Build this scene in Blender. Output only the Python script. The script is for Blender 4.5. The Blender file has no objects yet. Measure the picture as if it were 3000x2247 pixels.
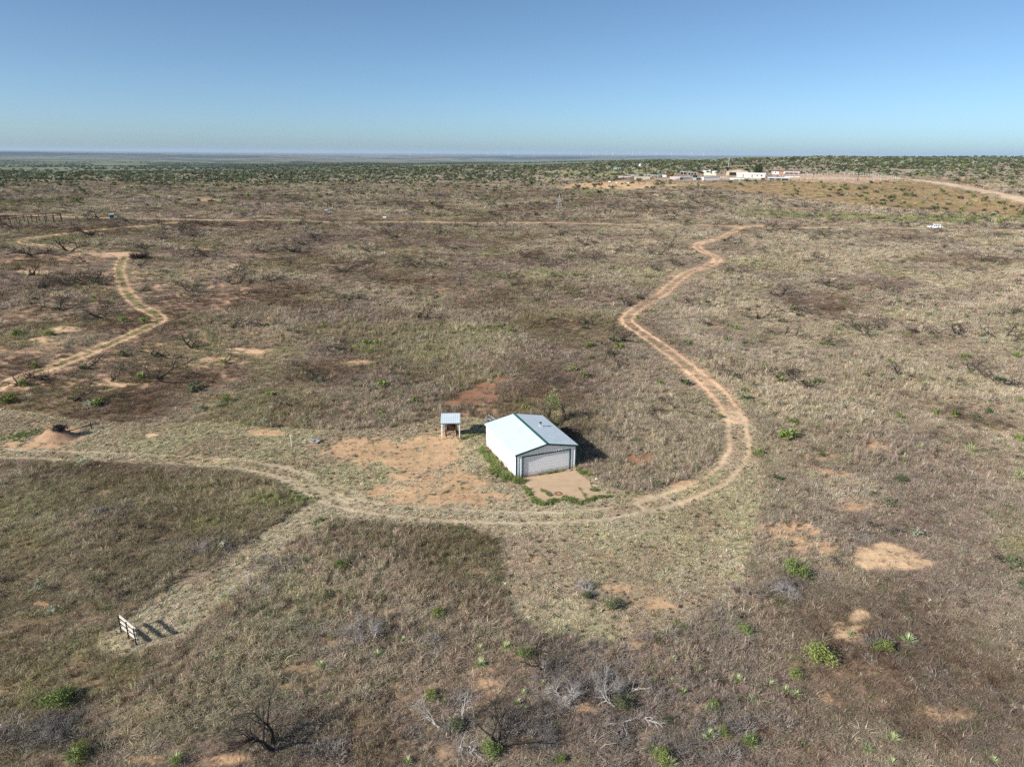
import bpy, bmesh, math, random
import numpy as np
from mathutils import Vector, Matrix, Euler

# ------------------------------------------------------------------ camera
SC = bpy.context.scene
FPX = 2000.0; PITCH = math.atan((1123.5-450)/FPX); ROLL = math.radians(.38); H = 30.0
_F = np.array([0, math.cos(PITCH), -math.sin(PITCH)])
_R0 = np.array([1., 0, 0]); _U0 = np.array([0, math.sin(PITCH), math.cos(PITCH)])
_R = math.cos(ROLL)*_R0+math.sin(ROLL)*_U0; _U = -math.sin(ROLL)*_R0+math.cos(ROLL)*_U0
cam = bpy.data.objects.new('camera', bpy.data.cameras.new('camera'))
SC.collection.objects.link(cam)
cam.matrix_world = Matrix(((_R[0], _U[0], -_F[0], 0), (_R[1], _U[1], -_F[1], 0), (_R[2], _U[2], -_F[2], H), (0, 0, 0, 1)))
cam.data.sensor_width = 36; cam.data.lens = 36*FPX/3000
cam.data.clip_start = .5; cam.data.clip_end = 150000
SC.camera = cam
# ------------------------------------------------------------------ world, sun, exposure
SUN_AZ = math.radians(30); SUN_EL = math.radians(29.0)      # shadows run towards +x, a little away
sd = Vector((-math.cos(SUN_AZ)*math.cos(SUN_EL), -math.sin(SUN_AZ)*math.cos(SUN_EL), math.sin(SUN_EL)))
W = bpy.data.worlds.new('World'); SC.world = W; W.use_nodes = True
nt = W.node_tree; nt.nodes.clear()
sky = nt.nodes.new('ShaderNodeTexSky'); sky.sky_type = 'NISHITA'; sky.sun_disc = False
sky.sun_elevation = SUN_EL; sky.sun_rotation = math.atan2(sd.x, sd.y)
sky.altitude = 0; sky.air_density = .5; sky.dust_density = .8; sky.ozone_density = 4.5
bg = nt.nodes.new('ShaderNodeBackground'); bg.inputs[1].default_value = .115
wo = nt.nodes.new('ShaderNodeOutputWorld')
wb = nt.nodes.new('ShaderNodeMix'); wb.data_type = 'RGBA'; wb.blend_type = 'MULTIPLY'; wb.inputs['Factor'].default_value = 1; wb.inputs['B'].default_value = (.97, .99, .86, 1)   # the camera's white balance
nt.links.new(sky.outputs[0], wb.inputs['A']); nt.links.new(wb.outputs['Result'], bg.inputs[0]); nt.links.new(bg.outputs[0], wo.inputs[0])
sl = bpy.data.lights.new('sun', 'SUN'); sl.energy = 4.3; sl.angle = math.radians(.53); sl.color = (1, .96, .91)
so = bpy.data.objects.new('sun', sl); SC.collection.objects.link(so)
so.rotation_euler = sd.to_track_quat('Z', 'Y').to_euler()
SC.view_settings.view_transform = 'Standard'; SC.view_settings.look = 'None'
SC.view_settings.exposure = .56; SC.view_settings.gamma = 1; SC.view_settings.use_curve_mapping = False
SC.cycles.use_denoising = False
SC.cycles.max_bounces = 5; SC.cycles.diffuse_bounces = 3; SC.cycles.glossy_bounces = 2
SC.cycles.transmission_bounces = 2; SC.cycles.volume_bounces = 0; SC.cycles.transparent_max_bounces = 6

# ------------------------------------------------------------------ numpy noise and terrain
def _hash(ix, iy, s):
    h = (ix*374761393 + iy*668265263 + s*2246822519) & 0xFFFFFFFF
    h = ((h ^ (h >> 13))*1274126177) & 0xFFFFFFFF
    h = (h ^ (h >> 16)) & 0xFFFFFFFF
    return h/4294967295.0
def noise(x, y, wl, s=0):
    x = np.asarray(x, float)/wl+1000.5; y = np.asarray(y, float)/wl+1000.5
    ix = np.floor(x).astype(np.int64); iy = np.floor(y).astype(np.int64)
    fx = x-ix; fy = y-iy; fx = fx*fx*(3-2*fx); fy = fy*fy*(3-2*fy)
    a = _hash(ix, iy, s); b = _hash(ix+1, iy, s); c = _hash(ix, iy+1, s); d = _hash(ix+1, iy+1, s)
    return (a*(1-fx)+b*fx)*(1-fy)+(c*(1-fx)+d*fx)*fy
def fbm(x, y, wl, s=0, o=4):
    r = 0; a = 1; t = 0
    for k in range(o):
        r = r+a*noise(x+k*31.7, y-k*17.3, wl/2**k, s+k*7); t += a; a *= .55
    return r/t
def ss(a, b, x):
    t = np.clip((x-a)/(b-a), 0, 1); return t*t*(3-2*t)

def pxray(x, y):
    return _F+_R*((x-1500)/FPX)-_U*((y-1123.5)/FPX)
COLS = [(-500, [(640, 290), (570, 420), (520, 800), (502, 1250), (499, 2200), (485, 4500), (468, 9000), (460, 15000), (447, 16800), (444, 30000), (441, 60000)]),
        (0, [(640, 290), (570, 420), (520, 800), (503, 1250), (499, 2200), (485, 4500), (469, 9000), (461, 15000), (446, 16800), (444, 30000), (441, 60000)]),
        (750, [(645, 288), (575, 420), (522, 800), (501, 1250), (499, 2200), (486, 4500), (473, 9000), (466, 15000), (455, 16500), (451, 30000), (448, 60000)]),
        (1100, [(650, 286), (578, 420), (525, 760), (491, 1270), (489, 2600), (482, 5000), (476, 9000), (468, 16000), (461, 17500), (454, 30000), (450, 60000)]),
        (1500, [(655, 285), (580, 450), (528, 680), (485, 1300), (483, 3000), (480, 6000), (475, 10000), (469, 17000), (459, 18500), (455, 30000), (452, 60000)]),
        (2000, [(660, 295), (590, 395), (530, 510), (495, 770), (475, 1150), (474, 4000), (472, 9000), (467, 17000), (459, 18500), (458, 30000), (455, 60000)]),
        (2220, [(660, 308), (590, 410), (530, 525), (495, 740), (466, 1000), (467, 4000), (467, 9000), (466, 17000), (461, 19000), (459, 30000), (456, 60000)]),
        (2400, [(660, 320), (590, 425), (530, 535), (495, 730), (462, 960), (468, 3000), (467, 9000), (466, 17000), (463, 19000), (461, 30000), (458, 60000)]),
        (2735, [(663, 342), (590, 465), (530, 565), (500, 720), (469, 1100), (469, 3000), (467, 9000), (466, 17000), (465, 19000), (463, 30000), (460, 60000)]),
        (3500, [(665, 365), (588, 490), (530, 600), (500, 780), (471, 1300), (471, 3000), (468, 9000), (466, 17000), (466, 19000), (466, 30000), (464, 60000)])]
NLG = 420; LG = np.linspace(math.log(10), math.log(90000), NLG)
TAB = []; AZ = []
for cx, rows in COLS:
    dd = [10, 88]; zz = [0, 0]
    for (py, d) in rows:
        r = pxray(cx, py); hd = math.hypot(r[0], r[1]); dd.append(d); zz.append(H+r[2]/hd*d)
    # plateau edge: drop off just behind the edge row (the fourth)
    r = pxray(cx, 600); AZ.append(math.atan2(r[0], r[1]))
    e = rows[3][1]
    if cx < 1800: dd.append(e*1.1); zz.append(zz[5]-14)
    o = np.argsort(dd); dd = np.array(dd, float)[o]; zz = np.array(zz, float)[o]
    z = np.interp(np.exp(LG), dd, zz)
    k = np.exp(-.5*(np.arange(-4, 5)/1.6)**2); k /= k.sum()
    z = np.convolve(np.pad(z, 4, 'edge'), k, 'valid')
    TAB.append(z)
TAB = np.array(TAB); AZ = np.array(AZ)
def zfun(x, y, micro=True):
    x = np.asarray(x, float); y = np.asarray(y, float)
    d = np.hypot(x, y)+1e-6; az = np.arctan2(x, y)
    dq = d*(1+.10*(fbm(x, y, 3200, 91, 3)-.5)*2*ss(1500, 6000, d))
    u = np.clip((np.log(dq)-LG[0])/(LG[1]-LG[0]), 0, NLG-1.001); iu = u.astype(int); fu = u-iu
    a = np.clip(az, AZ[0], AZ[-1]-1e-6); ia = np.clip(np.searchsorted(AZ, a, 'right')-1, 0, len(AZ)-2)
    fa = (a-AZ[ia])/(AZ[ia+1]-AZ[ia]); fa = fa*fa*(3-2*fa)
    z = (TAB[ia, iu]*(1-fu)+TAB[ia, iu+1]*fu)*(1-fa)+(TAB[ia+1, iu]*(1-fu)+TAB[ia+1, iu+1]*fu)*fa
    back = ss(100, 140, np.degrees(np.abs(az)))     # behind the camera the plain stays level
    z = z*(1-back)
    if micro:
        z = z+(fbm(x, y, 45, 3, 3)-.5)*1.5*ss(90, 220, d)+(fbm(x, y, 260, 5, 3)-.5)*7*ss(300, 700, d)*(1-ss(5000, 9000, d))*.6
        z = z+(fbm(x, y, 900, 8, 4)-.5)*34*ss(1500, 3500, d)*(1-ss(20000, 30000, d))
        z = z+(fbm(x, y, 7, 2, 3)-.5)*.16*ss(20, 60, d)
    return z
def project(P):
    q = np.array(P, float)-np.array([0, 0, H]); w = q@_F
    return 1500+FPX*(q@_R)/w, 1123.5-FPX*(q@_U)/w
def dep(p): return float((np.array(p)-np.array([0, 0, H]))@_F)
_TT = np.exp(np.linspace(math.log(25), math.log(90000), 3000))
def at(px, py):                                   # photograph pixel -> point of the ground
    r = pxray(px, py); x = r[0]*_TT; y = r[1]*_TT; z = H+r[2]*_TT
    k = np.argmax(z < zfun(x, y))
    if k == 0: k = len(_TT)-1
    lo, hi = _TT[max(k-1, 0)], _TT[k]
    for _ in range(18):
        m = (lo+hi)/2
        if H+r[2]*m < zfun(r[0]*m, r[1]*m): hi = m
        else: lo = m
    t = (lo+hi)/2
    return Vector((r[0]*t, r[1]*t, float(zfun(r[0]*t, r[1]*t))))
OV = 3000/2212.
def ov(x, y): return at(x*OV, y*OV)
def gz(x, y): return float(zfun(x, y))

# ------------------------------------------------------------------ object helpers
C = SC.collection
def tag(o, label=None, cat=None, group=None, kind=None):
    if label: o['label'] = label
    if cat: o['category'] = cat
    if group: o['group'] = group
    if kind: o['kind'] = kind
    return o
def empty(name, loc, rz=0, label=None, cat=None, group=None):
    o = bpy.data.objects.new(name, None); C.objects.link(o); o.location = loc; o.rotation_euler = (0, 0, rz)
    o.empty_display_size = .3
    return tag(o, label, cat, group)
def link(name, me, parent=None, m=None):
    o = bpy.data.objects.new(name, me); C.objects.link(o)
    if m is not None and not me.materials: me.materials.append(m)
    if parent: o.parent = parent
    return o
def mesh(name, V, Fc, m=None, smooth=False):
    me = bpy.data.meshes.new(name); me.from_pydata([tuple(v) for v in V], [], Fc); me.update()
    if m is not None: me.materials.append(m)
    if smooth: me.polygons.foreach_set('use_smooth', [True]*len(me.polygons))
    return me
class MB:
    def __init__(s): s.v = []; s.f = []
    def box(s, x0, x1, y0, y1, z0, z1, M=None):
        n = len(s.v)
        P = [(x0, y0, z0), (x1, y0, z0), (x1, y1, z0), (x0, y1, z0), (x0, y0, z1), (x1, y0, z1), (x1, y1, z1), (x0, y1, z1)]
        if M is not None: P = [tuple(M@Vector(p)) for p in P]
        s.v += P; s.f += [tuple(n+i for i in q) for q in ((0, 3, 2, 1), (4, 5, 6, 7), (0, 1, 5, 4), (1, 2, 6, 5), (2, 3, 7, 6), (3, 0, 4, 7))]
        return s
    def tube(s, p, q, r0, r1=None, n=6, cap=True):
        r1 = r0 if r1 is None else r1
        p = Vector(p); q = Vector(q); d = (q-p).normalized()
        a = d.orthogonal().normalized(); b = d.cross(a); k = len(s.v)
        for c, r in ((p, r0), (q, r1)):
            for i in range(n):
                t = 2*math.pi*i/n; s.v.append(tuple(c+a*math.cos(t)*r+b*math.sin(t)*r))
        for i in range(n): j = (i+1) % n; s.f.append((k+i, k+j, k+n+j, k+n+i))
        if cap: s.f.append(tuple(k+i for i in reversed(range(n)))); s.f.append(tuple(k+n+i for i in range(n)))
        return s
    def poly(s, pts):
        n = len(s.v); s.v += [tuple(p) for p in pts]; s.f.append(tuple(range(n, n+len(pts)))); return s
    def prism(s, prof, y0, y1):                    # profile in xz, extruded in y
        n = len(s.v); k = len(prof)
        s.v += [(x, y0, z) for x, z in prof]+[(x, y1, z) for x, z in prof]
        s.f.append(tuple(range(n, n+k))); s.f.append(tuple(reversed(range(n+k, n+2*k))))
        for i in range(k): j = (i+1) % k; s.f.append((n+i, n+k+i, n+k+j, n+j))
        return s
    def build(s, name, m, parent=None, loc=None, smooth=False, rot=None):
        o = link(name, mesh(name, s.v, s.f, m, smooth), parent)
        if loc is not None: o.location = loc
        if rot is not None: o.rotation_euler = rot
        return o
def lin(c): return tuple(((v/255)/12.92 if v/255 <= .04045 else ((v/255+.055)/1.055)**2.4) for v in c)

# ------------------------------------------------------------------ materials
def mat(name, col, rough=.85, metal=0, var=0, scale=4, bump=0, col2=None, objvar=0):
    m = bpy.data.materials.new(name); m.use_nodes = True; t = m.node_tree; N = t.nodes; L = t.links
    b = N['Principled BSDF']; b.inputs['Roughness'].default_value = rough; b.inputs['Metallic'].default_value = metal
    b.inputs['Specular IOR Level'].default_value = .25
    c = (*col, 1)
    if var or col2:
        tc = N.new('ShaderNodeTexCoord'); nz = N.new('ShaderNodeTexNoise'); nz.inputs['Scale'].default_value = scale; nz.inputs['Detail'].default_value = 5
        nz.inputs['Roughness'].default_value = .65
        L.new(tc.outputs['Object'], nz.inputs['Vector'])
        r = N.new('ShaderNodeValToRGB'); r.color_ramp.elements[0].position = .32; r.color_ramp.elements[1].position = .68
        r.color_ramp.elements[0].color = c if col2 else tuple([v*(1-var) for v in col]+[1])
        r.color_ramp.elements[1].color = (*col2, 1) if col2 else tuple([min(1, v*(1+var)) for v in col]+[1])
        L.new(nz.outputs['Fac'], r.inputs[0]); src = r.outputs[0]
        if objvar:
            oi = N.new('ShaderNodeObjectInfo'); hs = N.new('ShaderNodeHueSaturation'); mr = N.new('ShaderNodeMapRange')
            mr.inputs['To Min'].default_value = 1-objvar; mr.inputs['To Max'].default_value = 1+objvar
            L.new(oi.outputs['Random'], mr.inputs['Value']); L.new(mr.outputs[0], hs.inputs['Value']); L.new(src, hs.inputs['Color']); src = hs.outputs[0]
        L.new(src, b.inputs['Base Color'])
        if bump:
            bp = N.new('ShaderNodeBump'); bp.inputs['Strength'].default_value = bump; bp.inputs['Distance'].default_value = .02
            L.new(nz.outputs['Fac'], bp.inputs['Height']); L.new(bp.outputs[0], b.inputs['Normal'])
    else: b.inputs['Base Color'].default_value = c
    return m
def leafmat(name, col, col2, tint=False, transl=.25):
    """foliage: per-leaf variation 'v', optional instancer tint"""
    m = bpy.data.materials.new(name); m.use_nodes = True; t = m.node_tree; N = t.nodes; L = t.links; N.clear()
    out = N.new('ShaderNodeOutputMaterial'); at_ = N.new('ShaderNodeAttribute'); at_.attribute_name = 'v'
    if tint:
        ti = N.new('ShaderNodeAttribute'); ti.attribute_type = 'INSTANCER'; ti.attribute_name = 'tint'
        hs = N.new('ShaderNodeHueSaturation'); mr = N.new('ShaderNodeMapRange'); mr.inputs['To Min'].default_value = .68; mr.inputs['To Max'].default_value = 1.34
        L.new(at_.outputs['Fac'], mr.inputs['Value']); L.new(mr.outputs[0], hs.inputs['Value']); L.new(ti.outputs['Color'], hs.inputs['Color']); src = hs.outputs[0]
    else:
        mx = N.new('ShaderNodeMix'); mx.data_type = 'RGBA'; mx.inputs['A'].default_value = (*col, 1); mx.inputs['B'].default_value = (*col2, 1)
        L.new(at_.outputs['Fac'], mx.inputs['Factor'])
        oi = N.new('ShaderNodeObjectInfo'); hs = N.new('ShaderNodeHueSaturation'); mr = N.new('ShaderNodeMapRange'); mr.inputs['To Min'].default_value = .75; mr.inputs['To Max'].default_value = 1.25
        m2 = N.new('ShaderNodeMapRange'); m2.inputs['To Min'].default_value = .485; m2.inputs['To Max'].default_value = .515
        L.new(oi.outputs['Random'], mr.inputs['Value']); L.new(mr.outputs[0], hs.inputs['Value'])
        wn = N.new('ShaderNodeTexWhiteNoise'); wn.noise_dimensions = '1D'; L.new(oi.outputs['Random'], wn.inputs['W']); L.new(wn.outputs['Value'], m2.inputs['Value']); L.new(m2.outputs[0], hs.inputs['Hue'])
        L.new(mx.outputs['Result'], hs.inputs['Color']); src = hs.outputs[0]
    d = N.new('ShaderNodeBsdfDiffuse'); tr = N.new('ShaderNodeBsdfTranslucent'); ms = N.new('ShaderNodeMixShader'); ms.inputs[0].default_value = transl
    L.new(src, d.inputs[0]); L.new(src, tr.inputs[0]); L.new(d.outputs[0], ms.inputs[1]); L.new(tr.outputs[0], ms.inputs[2]); L.new(ms.outputs[0], out.inputs[0])
    return m
M_white = mat('white painted steel', (.84, .86, .87), .45, var=.03, scale=1.5)
M_roof = mat('pale galvalume roofing', (.63, .70, .725), .4, var=.06, scale=1.2)
M_door = mat('white door panel', (.87, .88, .885), .4, var=.03, scale=2)
def dusty(m, h=.55):
    t = m.node_tree; N = t.nodes; L = t.links; b = N['Principled BSDF']; old = b.inputs['Base Color'].links[0].from_socket
    tc = N.new('ShaderNodeTexCoord'); sp_ = N.new('ShaderNodeSeparateXYZ'); nz_ = N.new('ShaderNodeTexNoise'); nz_.inputs['Scale'].default_value = 3; nz_.inputs['Detail'].default_value = 6
    L.new(tc.outputs['Object'], sp_.inputs[0]); L.new(tc.outputs['Object'], nz_.inputs['Vector'])
    a = N.new('ShaderNodeMath'); a.operation = 'MULTIPLY_ADD'; a.inputs[1].default_value = -.9; L.new(nz_.outputs['Fac'], a.inputs[0]); L.new(sp_.outputs['Z'], a.inputs[2])
    r = N.new('ShaderNodeMapRange'); r.inputs['From Min'].default_value = -.45; r.inputs['From Max'].default_value = h-.5; r.inputs['To Min'].default_value = .7; r.inputs['To Max'].default_value = .0; L.new(a.outputs[0], r.inputs['Value'])
    mx = N.new('ShaderNodeMix'); mx.data_type = 'RGBA'; L.new(r.outputs[0], mx.inputs['Factor']); L.new(old, mx.inputs['A']); mx.inputs['B'].default_value = (.45, .27, .15, 1); L.new(mx.outputs['Result'], b.inputs['Base Color'])
    return m
dusty(M_white); dusty(M_door)
M_green = mat('dark green trim', (.012, .075, .055), .4)
M_greenl = mat('green ridge flashing', (.02, .10, .07), .35)
M_galv = mat('galvanised metal', (.45, .46, .47), .4, .5, var=.2)
M_dark = mat('dark rusty iron', (.05, .022, .015), .8, var=.4, scale=9)
M_black = mat('black', (.012, .012, .014), .6)
M_post = mat('weathered white post', (.62, .60, .55), .8, var=.15, scale=8)
M_log = mat('sun bleached log', (.55, .49, .40), .9, var=.2, scale=9)
M_iron = mat('dark iron post', (.035, .03, .028), .7)
M_board = mat('grey board', (.36, .33, .32), .9, var=.3, scale=7)
M_pad = mat('sandy concrete', (.60, .43, .28), .95, scale=.9, col2=(.50, .345, .215), bump=.2)
M_rust = mat('rust stain', (.30, .15, .08), .95, var=.2, scale=5)
M_soilm = mat('mound soil', (.46, .30, .18), 1, scale=1.3, col2=(.30, .18, .11), bump=.6)
M_bark = mat('dead bark', (.05, .04, .034), .95, scale=6, col2=(.10, .085, .072), objvar=.3)
M_bark2 = mat('dark dead wood', (.035, .028, .024), .95, scale=3, col2=(.075, .062, .052), objvar=.35)
M_twig = mat('dead twigs', (.22, .19, .165), .95, scale=2, col2=(.36, .325, .29), objvar=.3)
M_twig2 = mat('brown dead twigs', (.17, .145, .125), .95, scale=2, col2=(.29, .255, .225), objvar=.3)
M_silver = mat('silver dead twigs', (.30, .275, .25), .95, scale=2, col2=(.44, .41, .385), objvar=.2)
M_pale = mat('bleached wood', (.38, .35, .32), .95, scale=3, col2=(.55, .52, .48), objvar=.15)
M_leaf = leafmat('mesquite leaves', (.15, .195, .055), (.32, .365, .125))
M_dleaf = leafmat('dark evergreen leaves', (.095, .12, .06), (.185, .205, .105))
M_gleaf = leafmat('grey green leaves', (.26, .28, .19), (.42, .44, .31))
M_yucca = leafmat('yucca blades', (.26, .34, .13), (.58, .62, .34), transl=.1)
M_pgrass = leafmat('pale green grass', (.32, .36, .16), (.52, .54, .30))
M_weed = leafmat('green weeds', (.15, .195, .06), (.36, .41, .16))
M_tuft = leafmat('wild grass', None, None, tint=True, transl=.2)

# ------------------------------------------------------------------ land cover: where tracks, mown ground and bare soil are
def W2(pts): return np.array([tuple(ov(*p))[:2] for p in pts])
MOW = W2([(-40, 872), (160, 903), (300, 915), (430, 910), (560, 921), (700, 932), (850, 924), (945, 900), (1050, 905), (1055, 960), (1180, 1010), (1250, 1012), (1330, 1055), (1400, 1066),
          (1480, 1050), (1540, 1012), (1572, 955), (1575, 900), (1545, 845), (1590, 845), (1632, 930), (1642, 1040), (1637, 1120), (1632, 1200), (1600, 1270), (1520, 1322), (1440, 1372), (1350, 1392),
          (1200, 1378), (1120, 1342), (1085, 1250), (1068, 1170), (1000, 1140), (850, 1132), (700, 1128), (630, 1175), (590, 1215), (520, 1270), (450, 1330), (410, 1370), (370, 1395), (300, 1420),
          (240, 1420), (215, 1395), (215, 1370), (260, 1342), (330, 1290), (380, 1255), (450, 1215), (530, 1170), (600, 1125), (668, 1088), (645, 1065), (600, 1040), (540, 1018), (400, 1000), (200, 992), (-40, 986)])
TRACKS = [  # polyline, half rut spacing, rut width, strength, how bare the middle is, cover kept over the whole width, soil key
    (W2([(1650, 489), (1600, 491), (1572, 508), (1545, 518), (1512, 524), (1502, 533), (1520, 545), (1545, 553), (1552, 563), (1535, 573), (1500, 583), (1470, 598), (1452, 615), (1425, 640), (1388, 658), (1358, 680), (1352, 695), (1375, 712), (1420, 742), (1470, 780), (1520, 820), (1560, 858), (1588, 905)]), 1.0, .44, 1.0, .42, .30, 1),
    (W2([(1583, 896), (1599, 950), (1588, 1000), (1545, 1038), (1480, 1068), (1400, 1092)]), .98, .42, .95, .25, .5, 5),
    (W2([(1430, 1084), (1400, 1092), (1320, 1108), (1230, 1118), (1130, 1120), (1000, 1114), (850, 1105), (700, 1080), (640, 1030), (540, 1006)]), .92, .38, .8, .2, .8, 3),
    (W2([(-60, 862), (0, 833), (60, 810), (150, 780), (220, 750), (280, 725), (330, 702), (350, 690), (330, 675), (297, 660), (278, 640), (263, 610), (256, 585), (265, 560), (272, 550)]), .95, .38, .95, .15, .5, 1),
    (W2([(272, 550), (200, 545), (120, 535), (60, 528), (42, 522), (60, 515), (120, 508), (170, 502), (230, 495), (300, 490), (380, 480)]), .8, .5, .9, .4, .4, 1),
    (W2([(-200, 458), (0, 462), (100, 468), (240, 472), (400, 474), (600, 476), (800, 480), (1000, 481), (1250, 483), (1500, 486), (1640, 490), (1800, 491), (2000, 494), (2212, 497), (2500, 501)]), .8, .6, 1.1, .8, .05, 4),
    (W2([(-40, 978), (160, 984), (400, 995), (540, 1003), (640, 1025), (700, 1050), (760, 1075)]), .92, .38, .76, .2, .8, 3),
]
ROADS = [(W2([(2600, 500), (2212, 433), (2180, 424), (2120, 412), (2060, 401), (1990, 391), (1920, 384), (1830, 379), (1740, 377), (1640, 377)]), 5.0)]
def seg_dist(x, y, P):
    best = np.full(x.shape, 1e9)
    for a, b in zip(P[:-1], P[1:]):
        d = b-a; L2 = d@d
        t = np.clip(((x-a[0])*d[0]+(y-a[1])*d[1])/L2, 0, 1)
        best = np.minimum(best, np.hypot(x-a[0]-t*d[0], y-a[1]-t*d[1]))
    return best
def smooth_line(P, n=3):
    for _ in range(n):
        Q = [P[0]]
        for a, b in zip(P[:-1], P[1:]): Q += [a*.75+b*.25, a*.25+b*.75]
        Q.append(P[-1]); P = np.array(Q)
    return P
TRACKS = [(smooth_line(p, 2), *r) for p, *r in TRACKS]
ROADS = [(smooth_line(p, 1), w) for p, w in ROADS]
def inside(x, y, P):
    r = np.zeros(x.shape, bool); j = len(P)-1
    for i in range(len(P)):
        xi, yi = P[i]; xj, yj = P[j]
        c = ((yi > y) != (yj > y)) & (x < (xj-xi)*(y-yi)/(yj-yi+1e-12)+xi); r ^= c; j = i
    return r
# bare soil patches: overview pixel centre, half sizes, strength, colour key
PATCH = [(835, 985, 150, 34, .78, 0), (930, 955, 60, 30, .85, 0), (1055, 1077, 70, 16, .85, 0), (905, 1068, 130, 24, .72, 0), (1010, 1045, 60, 26, .62, 0), (900, 1020, 120, 40, .45, 0), (570, 936, 55, 8, .75, 0), (450, 1000, 60, 5, .5, 0), (60, 965, 90, 12, .55, 0), (700, 965, 60, 12, .3, 0),
         (130, 940, 60, 22, .7, 0), (325, 940, 13, 5, 1.3, 1), (228, 1063, 15, 5, 1.2, 0), (86, 1306, 18, 8, 1.2, 0), (1905, 1205, 85, 32, 1.15, 1), (1960, 1222, 60, 14, .9, 1), (1852, 1327, 30, 16, 1.1, 1), (1830, 1360, 60, 30, .45, 1),
         (1710, 1150, 70, 26, .62, 0), (1760, 1180, 60, 18, .5, 0), (1850, 1090, 60, 16, .45, 0), (978, 870, 26, 9, .9, 2), (1005, 853, 34, 11, .95, 2), (1048, 838, 38, 12, .98, 2), (1085, 822, 26, 7, .9, 2), (1040, 862, 60, 16, .55, 2), (1375, 1000, 40, 18, .6, 2), (1480, 1048, 38, 10, .9, 0), (1390, 1080, 30, 8, .9, 0),
         (420, 432, 28, 5, .9, 0), (140, 712, 60, 8, .62, 1), (95, 738, 60, 10, .45, 1), (85, 770, 90, 10, .4, 1), (262, 549, 46, 5, 1.2, 1), (200, 552, 60, 5, .5, 1), (130, 800, 60, 10, .4, 1), (60, 590, 60, 6, .6, 1), (120, 640, 50, 6, .55, 1), (200, 780, 70, 10, .35, 1),
         (993, 1322, 14, 6, 1.2, 0), (605, 1488, 26, 8, .7, 0), (770, 1525, 30, 12, .5, 0), (1410, 1300, 60, 16, .45, 0), (1330, 1270, 40, 14, .4, 0), (1300, 1200, 30, 14, .4, 0), (1165, 1210, 60, 14, .3, 0), (1540, 1530, 60, 22, .4, 0), (1250, 1520, 70, 22, .5, 0),
         (1600, 1590, 60, 16, .4, 0), (1800, 1500, 70, 18, .4, 0), (500, 1640, 60, 14, .5, 0), (310, 1640, 50, 12, .6, 0), (1900, 965, 50, 10, .45, 0), (1780, 985, 60, 14, .45, 0), (1820, 1020, 50, 10, .4, 0), (770, 788, 50, 8, .5, 0), (470, 780, 50, 8, .5, 0), (560, 720, 60, 6, .4, 0), (760, 720, 60, 5, .4, 0),
         (1300, 398, 120, 8, .9, 0), (1500, 397, 110, 6, .5, 0), (1750, 383, 110, 4, .8, 1), (520, 760, 60, 7, .6, 1), (250, 830, 60, 8, .5, 1), (980, 1540, 70, 20, .4, 0), (2050, 1540, 80, 20, .35, 0), (2100, 1480, 60, 20, .3, 0), (700, 1390, 40, 20, .35, 0), (545, 1340, 30, 8, .4, 0)]
GREEN = [(640, 1078, 34, 16, .9), (560, 1080, 60, 20, .5), (450, 1140, 70, 20, .35), (255, 590, 12, 28, .9), (1200, 592, 60, 6, .9), (1080, 600, 90, 8, .6), (790, 762, 40, 8, .7), (1000, 718, 60, 10, .6), (60, 440, 160, 6, .7), (1400, 1200, 200, 60, .35), (1560, 1120, 80, 60, .4), (1100, 715, 60, 14, .4),
         (100, 520, 140, 8, .6), (300, 505, 60, 5, .5), (1300, 372, 200, 8, .6), (1900, 470, 330, 8, 1.1), (2100, 478, 150, 8, 1.1), (60, 940, 60, 10, .7), (350, 930, 90, 14, .35), (2180, 1170, 60, 30, .35), (60, 1490, 60, 30, .3), (1640, 870, 30, 30, .4), (620, 760, 60, 12, .35), (420, 700, 60, 8, .3), (1400, 405, 250, 5, .5), (1850, 418, 300, 4, .3)]
def ell(cx, cy, rx, ry):
    c = ov(cx, cy); a = ov(cx+rx, cy)-c; b0 = ov(cx, cy+ry)-c; b1 = ov(cx, max(cy-ry, 352))-c
    a = Vector((a.x, a.y)); b = Vector((b0.x-b1.x, b0.y-b1.y))/2
    M = np.linalg.inv(np.array([[a.x, b.x], [a.y, b.y]])); return (c.x, c.y, M)
PATCHW = [(*ell(*p[:4]), p[4], p[5]) for p in PATCH]
GREENW = [(*ell(*p[:4]), p[4]) for p in GREEN]
SLOPE = W2([(1700, 392), (1500, 395), (1560, 410), (1700, 425), (1900, 448), (2100, 462), (2400, 480), (2400, 445), (2212, 436), (2000, 396), (1850, 384)])
SOIL = [np.array(lin(c)) for c in ((202, 165, 127), (220, 186, 146), (158, 118, 92))]
GARAGE = (.44, 60.08, math.radians(22.0))
DRIVE = [(1085, 968), (1400, 915), (1650, 876), (1710, 930), (1790, 985), (1822, 1060), (1805, 1110), (1890, 1118), (1960, 1125), (1995, 1148), (1900, 1165), (1800, 1190), (1680, 1232), (1600, 1200), (1500, 1180), (1400, 1180), (1330, 1228), (1215, 1205), (1190, 1130), (1150, 1060), (1075, 1010)]
DRIVEW = [at(1240+x/3.687, 1140+y/3.687) for x, y in DRIVE]
DRIVEP = np.array([(p.x, p.y) for p in DRIVEW])
def col3(c): return np.array(lin(c))
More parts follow.
